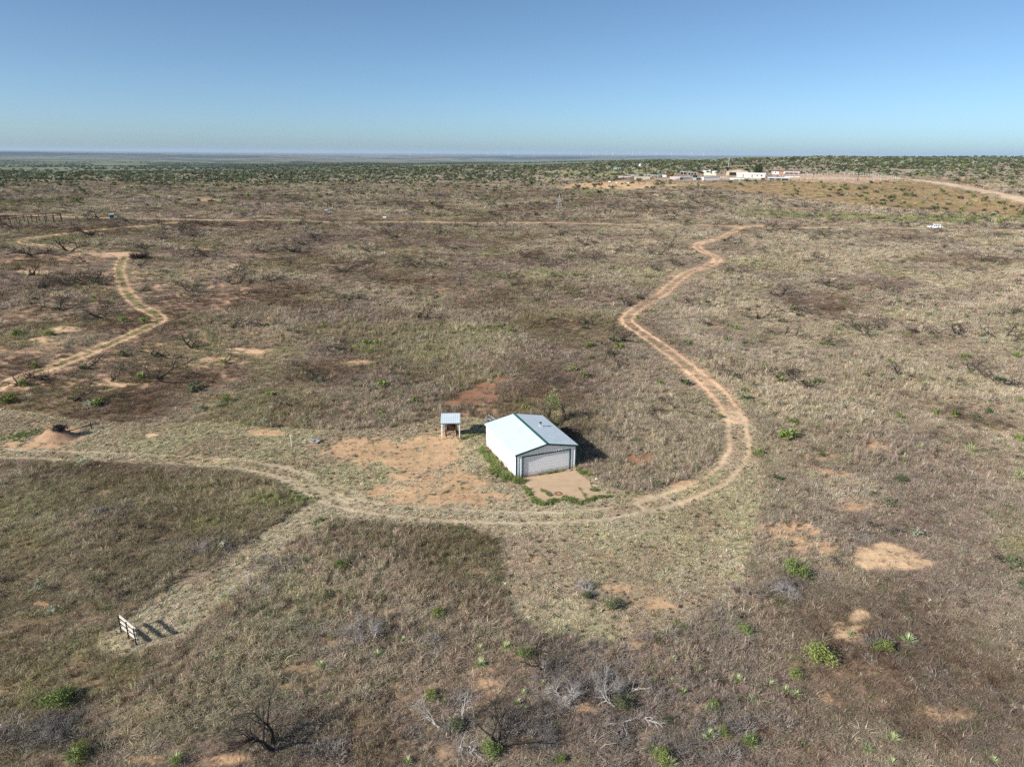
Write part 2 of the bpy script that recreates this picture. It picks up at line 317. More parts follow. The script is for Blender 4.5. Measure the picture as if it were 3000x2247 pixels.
def land(x, y):
    """soil colour, cover colour, cover amount (0..1), cover height, mown flag, brush flag"""
    n60 = fbm(x, y, 45, 11, 3); n18 = fbm(x, y, 14, 12, 3); n5 = fbm(x, y, 4.5, 13, 3); n1 = fbm(x, y, 1.3, 14, 2); n05 = noise(x, y, .5, 15); d = np.hypot(x, y)
    st = fbm(x, y*1.0, 26, 21, 4)
    jx = x+(noise(x, y, 1.4, 31)-.5)*.9+(noise(x, y, .5, 33)-.5)*.3; jy = y+(noise(x, y, 1.4, 32)-.5)*.9
    mown = inside(jx, jy, MOW) & (y > 20) & (d < 140)
    soil = np.zeros(x.shape+(3,))+col3((158, 130, 106))*(.82+.3*n18)[..., None]
    bare = np.zeros(x.shape)
    jx2 = x+(n5-.5)*5; jy2 = y+(fbm(x, y, 4.5, 17, 3)-.5)*5
    sc = np.clip(d/90, .6, 4)
    jx2 = x+(noise(x/sc, y/sc, 5, 41)-.5)*5*sc+(noise(x/sc, y/sc, 1.3, 43)-.5)*2*sc; jy2 = y+(noise(x/sc, y/sc, 5, 42)-.5)*5*sc+(noise(x/sc, y/sc, 1.3, 44)-.5)*2*sc
    for (cx, cy, M, s, k) in PATCHW:
        big = 1/np.sqrt(abs(np.linalg.det(M)))
        w = min(1, big/5)
        u = M[0, 0]*(x+(jx2-x)*w-cx)+M[0, 1]*(y+(jy2-y)*w-cy); v = M[1, 0]*(x+(jx2-x)*w-cx)+M[1, 1]*(y+(jy2-y)*w-cy)
        q = 1-ss(.55, 1.25, np.hypot(u, v)); b = q*s
        tex = ss(.60-.42*np.clip(b, 0, 1.1)-.15, .60-.42*np.clip(b, 0, 1.1)+.15, .35*n1+.3*n5+.35*n05) if s < 1 else np.clip(q*2.6-.75+(n1-.5)*1.3+(n5-.5)*1.5+(n05-.5)*1.0, 0, 1)
        bb = np.clip(np.where(q > .02, tex*np.clip(b*2, 0, 1), 0), 0, 1)
        soil = np.where((bb > .2)[..., None], soil*(1-bb[..., None])+SOIL[k]*(.92+.16*n5)[..., None]*bb[..., None], soil); bare = np.maximum(bare, bb)
    green = np.zeros(x.shape)
    for (cx, cy, M, s) in GREENW:
        u = M[0, 0]*(jx2-cx)+M[0, 1]*(jy2-cy); v = M[1, 0]*(jx2-cx)+M[1, 1]*(jy2-cy)
        green = np.maximum(green, (1-ss(.4, 1.3, np.hypot(u, v)))*s)
    green = np.clip(green*(.5+n5)+ss(.6, .75, n18)*.35*(.3+n5), 0, 1)
    # ---- wild cover colours
    right = ss(-.02, .16, np.arctan2(x, y)-.08+(n60-.5)*.35)*ss(36, 60, d)
    tan = col3((160, 147, 126)); mauve = col3((136, 121, 111)); brown = col3((108, 90, 75)); grey = col3((130, 121, 111)); olive = col3((122, 114, 80)); pale = col3((184, 171, 148))
    a = ss(.34, .66, .5*st+.5*n18+right*.13+.07*(1-ss(55, 80, d))*ss(-.05, .25, np.arctan2(x, y)))[..., None]
    cov = brown*(1-a)+tan*a
    b = ss(.45, .65, fbm(x, y, 20, 22, 3))[..., None]; cov = cov*(1-b*.6)+mauve*b*.6
    b = ss(.5, .7, fbm(x, y, 9, 23, 3))[..., None]*(.5+.5*right[..., None]); cov = cov*(1-b*.5)+pale*b*.5
    b = ss(.5, .68, fbm(x, y, 12, 24, 3))[..., None]*(1-.7*right[..., None]); cov = cov*(1-b*.5)+olive*b*.5
    near = (1-ss(42, 56, d))[..., None]*ss(.4, .6, fbm(x, y, 8, 26, 3))[..., None]; cov = cov*(1-near*.45)+grey*near*.45
    gcol = col3((122, 130, 78))*(1-.5*ss(.4, .6, n60))[..., None]+col3((158, 155, 106))*(.5*ss(.4, .6, n60))[..., None]
    cov = cov*(1-green[..., None]*.75)+gcol*green[..., None]*.75
    hgt = .22+.26*ss(.4, .6, st); amt = np.full(x.shape, .93)-.35*ss(.57, .72, fbm(x, y, 6, 27, 4))-.25*ss(.55, .7, n1)
    spk = ss(.60, .70, fbm(x, y, 2.4, 37, 3))*ss(.42, .6, fbm(x, y, 17, 38, 3)); spk = spk*(.5+.8*n05); amt = amt*(1-.5*spk); soil = soil*(1-.7*spk[..., None])+SOIL[0]*.7*spk[..., None]
    # left plain with sparse cover, red slope on the right
    lf = ss(.22, .4, -np.arctan2(x, y))*ss(85, 110, d)*(1-ss(190, 260, d)); amt = amt-lf*.35*ss(.4, .55, fbm(x, y, 7, 28, 3)); lq = lf*ss(.5, .68, .4*n1+.3*n05+.3*n5)*.8; amt = amt*(1-lq*.8); soil = soil*(1-lq[..., None])+col3((208, 170, 138))*lq[..., None]
    sl = inside(x+(n18-.5)*14, y+(n5-.5)*10, SLOPE)
    soil = np.where(sl[..., None], col3((168, 138, 108))*(.85+.3*n5)[..., None], soil)
    cov = np.where(sl[..., None], col3((142, 130, 92))*(.8+.4*n18)[..., None], cov); amt = np.where(sl, .22+.25*green, amt)
    # ---- mown
    mc = col3((182, 169, 145))*(.5+.5*n5)[..., None]+col3((160, 153, 120))*(.5-.5*n5)[..., None]
    g2 = ss(.42, .6, fbm(x, y, 11, 29, 3)); g2 = np.maximum(g2*.55, green); mc = mc*(1-g2[..., None]*.5)+col3((150, 150, 100))*g2[..., None]*.5
    g3 = ss(.5, .65, fbm(x, y, 7, 30, 3)); mc = mc*(1-g3[..., None]*.5)+col3((150, 132, 112))*g3[..., None]*.5
    cov = np.where(mown[..., None], mc, cov); hgt = np.where(mown, .09, hgt); amt = np.where(mown, .96-.3*ss(.55, .7, n1), amt)
    amt = amt*(1-bare*.93)
    # ---- tracks
    TC = {1: col3((228, 188, 150)), 3: col3((196, 178, 148)), 4: col3((206, 176, 134)), 5: col3((212, 184, 150))}
    for P, hw, rw, st_, md_, keepc, key in TRACKS:
        P0 = P.min(0)-8; P1 = P.max(0)+8
        k = (x > P0[0]) & (x < P1[0]) & (y > P0[1]) & (y < P1[1])
        if not k.any(): continue
        q = np.full(x.shape, 1e3); q[k] = seg_dist(x[k], y[k], P)
        q = q+(noise(x, y, 2.2, 51)-.5)*.22+(noise(x, y, .7, 52)-.5)*.14
        rut = np.exp(-((q-hw)/rw)**2); mid = 1-ss(hw+rw*.8, hw+rw*1.6+.2, q)
        bb = np.clip(np.maximum(rut*1.3*(.6+.6*n5), mid*(md_+.4*(st_ == 1.)*ss(140, 220, d))*(.3+1.1*ss(.42, .62, .5*n1+.5*n05)))*st_, 0, 1)
        if key == 1 and st_ == 1.0: bb = np.maximum(bb, (1-ss(hw+.4, hw+2.2, q))*ss(.5, .64, .5*n5+.5*n05)*.7*(q > hw))
        soil = soil*(1-bb[..., None])+TC[key]*(.85+.28*n5)[..., None]*bb[..., None]
        amt = amt*(1-bb); edge = hw+rw+.25+(.6 if key == 4 else 0)+(.9*ss(120, 200, d) if st_ == 1. else 0); inz = q < edge
        amt = np.where(inz, np.minimum(amt, keepc), amt); hgt = np.where(q < edge+.5+2.5*ss(120, 220, d), np.minimum(hgt, .09), hgt)
        mg = ((q < hw+.1) & (key == 1) & (st_ < 1))[..., None]; cov = np.where(mg, cov*.4+col3((140, 146, 90))*.6, cov)
        if key == 3: amt = np.where(inz & (rut > .5), np.minimum(amt, .38), amt)
    for P, w in ROADS:
        q = seg_dist(x, y, P)+(n5-.5)*3; bb = 1-ss(w-1.2, w+1.5, q)
        sh = (1-ss(w+1, w+6, q))*ss(.35, .6, n18)*.6
        soil = soil*(1-np.maximum(bb, sh)[..., None])+(col3((206, 180, 150))*bb[..., None]+col3((190, 152, 114))*(np.maximum(bb, sh)-bb)[..., None]); amt = amt*(1-np.maximum(bb, sh))
    # ranch yard
    ry = ell_mask(x, y)
    soil = soil*(1-ry[..., None])+col3((188, 160, 134))*ry[..., None]; amt = amt*(1-ry*.9)
    pad = inside(x, y, DRIVEP) if DRIVEP is not None else np.zeros(x.shape, bool)
    amt = np.where(pad, 0, amt)
    ca, sa = math.cos(GARAGE[2]), math.sin(GARAGE[2]); gx = (x-GARAGE[0])*ca+(y-GARAGE[1])*sa; gy = -(x-GARAGE[0])*sa+(y-GARAGE[1])*ca
    inb = (gx > -.25) & (gx < 6.75) & (gy > -.25) & (gy < 8.65); amt = np.where(inb, 0, amt)
    return soil, cov, np.clip(amt, 0, 1), hgt, mown, green
YARD = [ell(1830, 387, 140, 6), ell(1560, 386, 230, 5), ell(1640, 380, 190, 4)]
def ell_mask(x, y):
    r = np.zeros(x.shape)
    for (cx, cy, M) in YARD:
        u = M[0, 0]*(x-cx)+M[0, 1]*(y-cy); v = M[1, 0]*(x-cx)+M[1, 1]*(y-cy); r = np.maximum(r, 1-ss(.7, 1.15, np.hypot(u, v)+(noise(x, y, 14, 61)-.5)*.4))
    return r

# ------------------------------------------------------------------ ground sheet
az = np.concatenate([np.radians(np.arange(-180, -46, 4)), np.radians(np.linspace(-46, 46, 760)), np.radians(np.arange(50, 180, 4))])
rr = np.concatenate([[.001, 6, 12, 18], np.exp(np.linspace(math.log(22), math.log(130), 330)), np.exp(np.linspace(math.log(131), math.log(1500), 330)), np.exp(np.linspace(math.log(1520), math.log(70000), 260))])
A_, R_ = np.meshgrid(az, rr); X = (np.sin(A_)*R_).ravel(); Y = (np.cos(A_)*R_).ravel(); Z = zfun(X, Y)
na, nr = len(az), len(rr)
idx = np.arange(na*nr).reshape(nr, na); nx = np.roll(idx, -1, 1)
quads = np.stack([idx[:-1], nx[:-1], nx[1:], idx[1:]], -1).reshape(-1, 4)[:, ::-1]
me = bpy.data.meshes.new('ground'); me.vertices.add(len(X)); me.vertices.foreach_set('co', np.stack([X, Y, Z], 1).ravel())
me.loops.add(quads.size); me.loops.foreach_set('vertex_index', quads.ravel().astype(np.int32))
me.polygons.add(len(quads)); me.polygons.foreach_set('loop_start', np.arange(0, quads.size, 4, dtype=np.int32)); me.polygons.foreach_set('loop_total', np.full(len(quads), 4, np.int32))
me.polygons.foreach_set('use_smooth', np.ones(len(quads), bool)); me.update(calc_edges=True)
soil, cov, amt, hgt, mown, green = land(X, Y)
D_ = np.hypot(X, Y)
# beyond the tufts the sheet itself carries the cover colour
k = (.78+.22*ss(250, 500, D_))*amt
k = np.where(mown, .8*amt, k)
cov = np.clip(cov*(1.08+.14*ss(300, 600, D_))[:, None], 0, .7); base = soil*(1-k[:, None])+cov*k[:, None]
far = ss(1350, 1900, D_)
fcol = col3((124, 130, 104))*(.85+.3*fbm(X, Y, 700, 71, 4))[:, None]
gr = np.abs(np.gradient(Z.reshape(nr, na), axis=0)/np.maximum(np.gradient(R_, axis=0), 1e-3)).ravel(); steep = ss(.012, .035, gr)*ss(2500, 5000, D_)
redc = ss(.52, .62, fbm(X, Y, 1500, 72, 4))*ss(5000, 8000, D_); fcol = fcol*(1-redc[:, None]*.6)+col3((140, 104, 84))*redc[:, None]*.6
darkc = np.maximum(ss(.50, .56, fbm(X, Y, 600, 73, 4))*.55, steep*.92); fcol = fcol*(1-darkc[:, None])+col3((40, 52, 42))*darkc[:, None]
base = base*(1-far[:, None])+fcol*far[:, None]
ca_ = me.color_attributes.new('tint', 'FLOAT_COLOR', 'POINT'); ca_.data.foreach_set('color', np.concatenate([base, np.ones((len(X), 1))], 1).astype(np.float32).ravel())
fa_ = me.attributes.new('cover', 'FLOAT', 'POINT'); fa_.data.foreach_set('value', amt.astype(np.float32))
gm = bpy.data.materials.new('prairie ground'); gm.use_nodes = True; t = gm.node_tree; N = t.nodes; L = t.links
b = N['Principled BSDF']; b.inputs['Roughness'].default_value = 1; b.inputs['Specular IOR Level'].default_value = .05
a1 = N.new('ShaderNodeAttribute'); a1.attribute_name = 'tint'; a2 = N.new('ShaderNodeAttribute'); a2.attribute_name = 'cover'
geo = N.new('ShaderNodeNewGeometry')
def nz(scale, det, rough=.6):
    n = N.new('ShaderNodeTexNoise'); n.inputs['Scale'].default_value = scale; n.inputs['Detail'].default_value = det; n.inputs['Roughness'].default_value = rough
    L.new(geo.outputs['Position'], n.inputs['Vector']); return n
def mapr(src, a, b_, c, d):
    m = N.new('ShaderNodeMapRange'); m.inputs['From Min'].default_value = a; m.inputs['From Max'].default_value = b_; m.inputs['To Min'].default_value = c; m.inputs['To Max'].default_value = d
    L.new(src, m.inputs['Value']); return m.outputs[0]
def mth(op, a, b_):
    m = N.new('ShaderNodeMath'); m.operation = op
    for i, s in enumerate((a, b_)):
        if isinstance(s, (int, float)): m.inputs[i].default_value = s
        else: L.new(s, m.inputs[i])
    return m.outputs[0]
n1 = nz(5.5, 4, .7); n2 = nz(.9, 4, .7); n3 = nz(.14, 4, .65); n4 = nz(.012, 5, .7)
v = mth('MULTIPLY', mth('MULTIPLY', mapr(n1.outputs[0], .3, .7, .68, 1.32), mapr(n2.outputs[0], .3, .7, .76, 1.24)), mapr(n3.outputs[0], .3, .7, .82, 1.18))
v = mth('MULTIPLY', v, mapr(n4.outputs[0], .35, .65, .86, 1.14))
hs = N.new('ShaderNodeHueSaturation'); L.new(a1.outputs['Color'], hs.inputs['Color']); L.new(v, hs.inputs['Value'])
L.new(hs.outputs[0], b.inputs['Base Color'])
bp = N.new('ShaderNodeBump'); bp.inputs['Distance'].default_value = .09
hh = mth('ADD', mth('MULTIPLY', n1.outputs[0], .5), n2.outputs[0])
L.new(mapr(a2.outputs['Fac'], 0, 1, .25, .9), bp.inputs['Strength']); L.new(hh, bp.inputs['Height']); L.new(bp.outputs[0], b.inputs['Normal'])
me.materials.append(gm)
ground = link('ground', me); ground['kind'] = 'structure'

# ------------------------------------------------------------------ haze
hm = bpy.data.materials.new('haze'); hm.use_nodes = True; t = hm.node_tree; t.nodes.clear()
o_ = t.nodes.new('ShaderNodeOutputMaterial'); pv = t.nodes.new('ShaderNodeVolumePrincipled')
pv.inputs['Color'].default_value = (.62, .80, 1, 1); pv.inputs['Density'].default_value = 2.7e-5; pv.inputs['Anisotropy'].default_value = .0
t.links.new(pv.outputs[0], o_.inputs['Volume'])
zmin = float(Z.min())-1
hz = MB().box(-72000, 72000, -72000, 72000, zmin, 150).build('haze', hm); hz['kind'] = 'stuff'

# ------------------------------------------------------------------ garage
gA = Vector((GARAGE[0], GARAGE[1], 0)); GW, GL, EV, AP, RX = 6.52, 8.45, 2.56, 3.22, 3.26
gar = empty('garage', gA, GARAGE[2], 'white steel garage with dark green trim and a big roll-up door on the sandy slab', 'garage')
def slope_z(x): return EV+(AP-EV)*(1-abs(x-RX)/RX)
def ribbed(name, m, parent, u0, u1, P, top, bot=lambda u: 0., pitch=.305, rib=.022, rw=.05):
    """ribbed sheet: P(u, v, w) -> local point; u across, v up the sheet, w outward; closed body 12 mm thick"""
    us = [(u0, 0)]; u = u0+pitch/2
    while u+rw < u1:
        us += [(u-rw, 0), (u-rw*.45, rib), (u+rw*.45, rib), (u+rw, 0)]; u += pitch
    us.append((u1, 0)); V = []; F = []
    n = len(us)
    for (a, w) in us: V.append(P(a, bot(a), w+.012)); V.append(P(a, top(a), w+.012))
    for (a, w) in us: V.append(P(a, bot(a), w)); V.append(P(a, top(a), w))
    for i in range(n-1):
        F.append((2*i, 2*i+2, 2*i+3, 2*i+1)); F.append((2*n+2*i, 2*n+2*i+1, 2*n+2*i+3, 2*n+2*i+2))
        F.append((2*i, 2*n+2*i, 2*n+2*i+2, 2*i+2)); F.append((2*i+1, 2*i+3, 2*n+2*i+3, 2*n+2*i+1))
    F.append((0, 1, 2*n+1, 2*n)); k = n-1; F.append((2*k, 2*n+2*k, 2*n+2*k+1, 2*k+1))
    return link(name, mesh(name, V, F, m), parent)
SH = .9
def sheets(a0, a1):
    n = max(1, round((a1-a0)/SH)); w = (a1-a0)/n
    return [(a0+i*w, a0+(i+1)*w-.004) for i in range(n)]
# core
core = MB(); core.v = []; e = .03
core.prism([(e, 0), (.72, 0), (.72, EV-.05), (e, EV-.05)], e, GL-e)
core2 = MB()
core2.box(e, e+.1, e, GL-e, 0, EV-.02); core2.box(GW-e-.1, GW-e, e, GL-e, 0, EV-.02); core2.box(e+.1, GW-e-.1, GL-e-.1, GL-e, 0, EV-.02)
core2.box(e+.1, .7, e, e+.1, 0, EV-.05); core2.box(5.85, GW-e-.1, e, e+.1, 0, EV-.05); core2.box(.7, 5.85, e, e+.1, 2.2, EV-.05)
core2.prism([(e+.1, EV-.05), (GW-e-.1, EV-.05), (RX, AP-.12)], e, e+.1); core2.prism([(e+.1, EV-.05), (GW-e-.1, EV-.05), (RX, AP-.12)], GL-e-.1, GL-e)
core2.build('wall', M_white, gar)
DX0, DX1, DH = .77, 5.78, 2.13
gt = lambda u: slope_z(u)-.06
for a, b_ in sheets(.09, DX0-.1)+sheets(DX1+.1, GW-.09): ribbed('wall_panel', M_white, gar, a, b_, lambda u, v, w: (u, e-.012-w, v), gt)
for a, b_ in sheets(DX0-.1, DX1+.1): ribbed('wall_panel', M_white, gar, a, b_, lambda u, v, w: (u, e-.012-w, v), gt, lambda u: DH+.13)
for a, b_ in sheets(.05, GW-.05): ribbed('wall_panel', M_white, gar, a, b_, lambda u, v, w: (u, GL-e+.012+w, v), gt)
for a, b_ in sheets(.09, 6.92)+sheets(7.88, GL-.06): ribbed('wall_panel', M_white, gar, a, b_, lambda u, v, w: (e-.012-w, u, v), lambda u: EV-.05)
ribbed('wall_panel', M_white, gar, 6.94, 7.86, lambda u, v, w: (e-.012-w, u, v), lambda u: EV-.05, lambda u: 2.12)
for a, b_ in sheets(.09, GL-.06): ribbed('wall_panel', M_white, gar, a, b_, lambda u, v, w: (GW-e+.012+w, u, v), lambda u: EV-.05)
# roof sheets
OH = .12; YF, YB = -.14, GL+.14
ls = math.hypot(RX+OH, (AP-EV)*(RX+OH)/RX); sx = (RX+OH)/ls; szl = (AP-EV)/RX*sx
dk = MB(); dk.prism([(-OH, EV-(AP-EV)*OH/RX-.05), (RX, AP-.05), (GW+OH, slope_z(GW+OH)-.05), (GW+OH, slope_z(GW+OH)-.01), (RX, AP-.01), (-OH, EV-(AP-EV)*OH/RX-.01)], YF+.01, YB-.01)
dk.build('roof_deck', M_white, gar)
for a, b_ in sheets(YF, YB):
    ribbed('roof_panel', M_roof, gar, a, b_, lambda u, v, w: (RX-.02-sx*v, u, AP-szl*v+w+.004), lambda u: ls, lambda u: .0, rib=.028, rw=.055)
    L2 = (GW+OH-RX)/sx
    ribbed('roof_panel', M_roof, gar, a, b_, lambda u, v, w: (RX+.02+sx*v, u, AP-szl*v+w+.004), lambda u: L2, lambda u: .0, rib=.028, rw=.055)
rc = MB(); rc.prism([(RX-.14, AP-.14*szl/sx+.05), (RX, AP+.075), (RX+.14, AP-.14*szl/sx+.05), (RX+.14, AP-.14*szl/sx+.035), (RX, AP+.055), (RX-.14, AP-.14*szl/sx+.035)], YF-.03, YB+.03)
rc.build('ridge_cap', M_greenl, gar)
for yy in (YF-.04, YB+.005):
    for s in (0, 1):
        g_ = MB(); xa, xb = ((-OH-.02, RX) if s == 0 else (RX, GW+OH+.02))
        za, zb = slope_z(xa), slope_z(xb)
        g_.prism([(xa, za-.13), (xb, zb-.13), (xb, zb+.045), (xa, za+.045)], yy, yy+.035)
        g_.build('gable_trim', M_green, gar)
for x0, x1, mm in ((-OH-.05, -OH-.005, M_roof), (GW+OH+.005, GW+OH+.05, M_green)):
    z = slope_z(-OH if x0 < 0 else GW+OH); MB().box(x0, x1, YF, YB, z-.1, z-.0).build('eave_trim', mm, gar)
for (x, y, mm) in ((-.02, -.02, M_green), (GW-.08, -.02, M_green)): MB().box(x, x+.10, y, y+.09, 0, EV-.06).build('corner_trim', mm, gar)
MB().box(-.03, .06, GL-.05, GL+.03, 0, EV-.07).build('corner_trim', M_galv, gar)
MB().box(GW-.06, GW+.03, GL-.05, GL+.03, 0, EV-.07).build('corner_trim', M_green, gar)
fr = MB(); fr.box(DX0-.1, DX0, -.03, .09, 0, DH+.1); fr.box(DX1, DX1+.1, -.03, .09, 0, DH+.1); fr.box(DX0, DX1, -.03, .09, DH, DH+.1); fr.build('door_frame', M_green, gar)
dr = empty('garage_door', (0, 0, 0)); dr.parent = gar
for i in range(7):
    z = .02+i*DH/7; s = MB().box(DX0+.005, DX1-.005, .055, .10, z+.0015, z+DH/7-.0015); s.box(DX0+.02, DX1-.02, .051, .055, z+.05, z+DH/7-.05); s.build('door_slat', M_door, dr)
MB().box(3.2, 3.3, .025, .045, .12, .16).build('handle', M_black, dr)
sdo = MB().box(-.01, .03, 6.99, 7.81, .03, 2.05).build('side_door', M_door, gar)
MB().tube((-.05, 7.08, 1.0), (-.05, 7.08, 1.06), .025).build('handle', M_galv, sdo)
f2 = MB(); f2.box(-.03, .03, 6.94, 6.985, 0, 2.1); f2.box(-.03, .03, 7.815, 7.86, 0, 2.1); f2.box(-.03, .03, 6.985, 7.815, 2.055, 2.1); f2.build('side_door_frame', M_iron, gar)
hf = MB(); hf.box(-.035, -.012, .55, 1.35, 1.25, 1.28); hf.box(-.035, -.012, .55, .58, .55, 1.25); hf.build('bracket', M_galv, gar)
vz = slope_z(4.75)
vp = MB().tube((4.75, 4.9, vz-.02), (4.75, 4.9, vz+.38), .085, n=12).build('vent_pipe', M_galv, gar)
MB().tube((4.75, 4.9, vz+.385), (4.75, 4.9, vz+.47), .15, .13, n=12).tube((4.75, 4.9, vz+.47), (4.75, 4.9, vz+.52), .13, .03, n=12).build('vent_cap', M_iron, vp)
MB().box(4.55, 4.95, 4.7, 5.1, vz-.03, vz+.06).build('flashing', M_white, vp)

# sandy concrete apron with its rust ring
n = len(DRIVEW); V = []
pts = []
for i in range(n):
    a, b_ = DRIVEW[i], DRIVEW[(i+1) % n]
    for k in range(5):
        q = a.lerp(b_, k/5); j = .10 if i not in (0, 1) else 0
        pts.append((q.x+(random.Random(i*9+k).random()-.5)*j*2, q.y+(random.Random(i*7+k+99).random()-.5)*j*2))
bm = bmesh.new(); tv = [bm.verts.new((x, y, .055)) for x, y in pts]; f = bm.faces.new(tv)
if f.normal.z < 0: f.normal_flip()
bmesh.ops.triangulate(bm, faces=[f]); r = bmesh.ops.extrude_face_region(bm, geom=list(bm.faces))
bmesh.ops.translate(bm, vec=(0, 0, -.2), verts=[v for v in r['geom'] if isinstance(v, bmesh.types.BMVert)])
bmesh.ops.recalc_face_normals(bm, faces=bm.faces); me = bpy.data.meshes.new('concrete_apron'); bm.to_mesh(me); bm.free()
pad = link('concrete_apron', me, None, M_pad); pad['kind'] = 'structure'
rg = at(1240+1460/3.687, 1140+1132/3.687); bm = bmesh.new()
vs = []
for k in range(28):
    a = 2*math.pi*k/28; vs.append((bm.verts.new((rg.x+math.cos(a)*.42, rg.y+math.sin(a)*.42, .0585)), bm.verts.new((rg.x+math.cos(a)*.13, rg.y+math.sin(a)*.13, .0585))))
for k in range(28): a, b_ = vs[k], vs[(k+1) % 28]; bm.faces.new((a[0], b_[0], b_[1], a[1]))
me = bpy.data.meshes.new('rust_ring'); bm.to_mesh(me); bm.free(); link('rust_ring', me, pad, M_rust)

# ------------------------------------------------------------------ small lean-to shelter with the old machine
sh = empty('shelter', at(1293.4, 1287.6), math.radians(4), 'small open shelter with white tin roof on four white posts left of the garage', 'shelter')
SW, SD = 2.05, 2.3
for x, y, h in ((.05, .05, 1.93), (SW-.05, .05, 1.93), (.05, SD-.05, 2.12), (SW-.05, SD-.05, 2.12)):
    MB().box(x-.045, x+.045, y-.045, y+.045, -.05, h).build('post', M_white, sh)
MB().box(.1, SW-.1, .01, .07, 1.80, 1.9).build('beam', M_galv, sh); MB().box(.1, SW-.1, SD-.07, SD-.01, 2.0, 2.1).build('beam', M_galv, sh)
for i in range(3):
    a = -.05+i*(SW+.1)/3
    ribbed('roof_panel', M_roof, sh, a, a+(SW+.1)/3-.004, lambda u, v, w: (u, -.1+v, 1.95+v*.085+w), lambda u: SD+.2, pitch=.24, rib=.01, rw=.03)
MB().box(-.06, SW+.06, -.13, -.105, 1.88, 1.95).build('fascia', M_green, sh)
mc = empty('old_machine', Vector((sh.location.x+.35, sh.location.y+.75, 0)), math.radians(6), 'rusty dark brown threshing machine with wheels parked under the shelter', 'farm machine'); mc.scale = (1.12, 1.12, 1.12)
b1 = MB().box(.16, 1.05, .1, .85, .6, 1.2); b1.box(.22, .98, .15, .8, 1.2, 1.42); b1.build('body', M_dark, mc)  # dark body made oversized to stand in for the shade under the roof
MB().tube((.3, .4, 1.42), (.35, .4, 1.6), .05, n=8).build('funnel', M_dark, mc)
for x in (.08, 1.12): MB().box(x-.04, x+.04, .0, .08, -.02, 1.15).build('leg', M_dark, mc)
for x in (.08, 1.12): MB().box(x-.04, x+.04, .75, .83, -.02, 1.15).build('leg', M_dark, mc)
MB().tube((.08, .02, .05), (.95, .02, .72), .03).build('brace', M_dark, mc)
for x in (.02, 1.2):
    w = MB()
    for k in range(14):
        a, c_ = 2*math.pi*k/14, 2*math.pi*(k+1)/14
        w.tube((x, .45+.26*math.cos(a), .3+.26*math.sin(a)), (x, .45+.26*math.cos(c_), .3+.26*math.sin(c_)), .025, n=5)
    for k in range(4): a = math.pi*k/4; w.tube((x, .45-.25*math.cos(a), .3-.25*math.sin(a)), (x, .45+.25*math.cos(a), .3+.25*math.sin(a)), .012, n=4)
    w.build('wheel', M_dark, mc)
MB().box(.2, .95, -.05, .02, .02, .07).build('board', M_post, mc)
MB().box(-.28, .02, .3, .7, .85, .9).build('tray', M_galv, mc)

# ------------------------------------------------------------------ three rail log fence
pa, pb = at(365, 1848), at(409.5, 1886); dv = pb-pa; fl = math.hypot(dv.x, dv.y)
rf = empty('rail_fence', (pa.x, pa.y, 0), math.atan2(dv.y, dv.x), 'short free-standing fence of three pale rails at the end of the mown path', 'fence')
for x in (0, fl/2+.02, fl): MB().tube((x, -.2, -.1), (x, -.2, 1.34), .04, n=8).build('post', M_iron, rf)
for z in (.42, .83, 1.24): MB().tube((-.06, -.09, z), (fl+.08, -.09, z+.02), .08, .085, n=9).build('rail', M_log, rf, smooth=False)

# ------------------------------------------------------------------ mound, post, debris, poles
def blobmound(name, c, rx, ry, h, m, seed, seg=40, rings=14):
    V = []; F = []
    for i in range(rings+1):
        r = i/rings
        for k in range(seg):
            a = 2*math.pi*k/seg; x = math.cos(a)*rx*r; y = math.sin(a)*ry*r
            hh = h*(math.cos(min(1, r)*math.pi)*.5+.5)*(1+.35*(float(fbm(c.x+x, c.y+y, .9, seed, 3))-.5)*2)
            V.append((x, y, hh-.04*r-(.12 if i == rings else 0)))
    for i in range(rings):
        for k in range(seg): F.append((i*seg+k, (i+1)*seg+k, (i+1)*seg+(k+1) % seg, i*seg+(k+1) % seg))
    o = link(name, mesh(name, V, F, m, True)); o.location = c; return o
c = at(165, 1282)
mo = blobmound('dirt_mound', Vector((c.x, c.y, 0)), 2.9, 2.0, 1.15, M_soilm, 5)
tag(mo, 'heap of bare sandy soil at the left edge beside the mown strip', 'dirt mound')
bu = MB(); rnd = random.Random(4)
for k in range(420):
    a = rnd.uniform(0, 6.28); r = rnd.uniform(0, .9); p = Vector((.55+r*math.cos(a)*1.0, .1+r*math.sin(a)*.9, .75+rnd.uniform(-.2, .45)*(1-r*.6)))
    bu.tube(p, p+Vector((rnd.uniform(-.4, .4), rnd.uniform(-.4, .4), rnd.uniform(-.25, .12))), .02, .01, n=3, cap=False)
o = bu.build('burnt_brush', M_black, None, (c.x, c.y, .35)); tag(o, 'charred dark brush lying over the top of the soil heap', 'brush pile')
po = empty('pole_rack', (at(255, 1262).x, at(255, 1262).y, 0), .5, 'rack of long dark poles leaning beside the soil heap', 'pole rack')
for k, (y, z) in enumerate(((0, .75), (.45, .5), (.8, .28))): MB().tube((-1.9, y-.5, .2+z*.3), (1.3, y, z+.1), .045, n=6).build('pole', M_galv if k == 1 else M_iron, po)
for x in (.45,): MB().tube((x, .3, -.05), (x, .25, 1.0), .05).build('post', M_iron, po)
MB().tube((.45, -.3, .75), (.45, .9, .3), .035).build('crossbar', M_iron, po)
c = at(855, 1308); wp = empty('white_post', c, 0, 'lone white post with a small crosspiece on the mown strip', 'post')
MB().tube((0, 0, -.1), (.02, 0, .62), .062, .055, n=8).tube((.02, 0, .62), (-.03, 0, 1.28), .05, .045, n=8).build('shaft', M_post, wp); MB().box(-.17, .12, -.03, .03, 1.2, 1.3).build('crosspiece', M_post, wp)
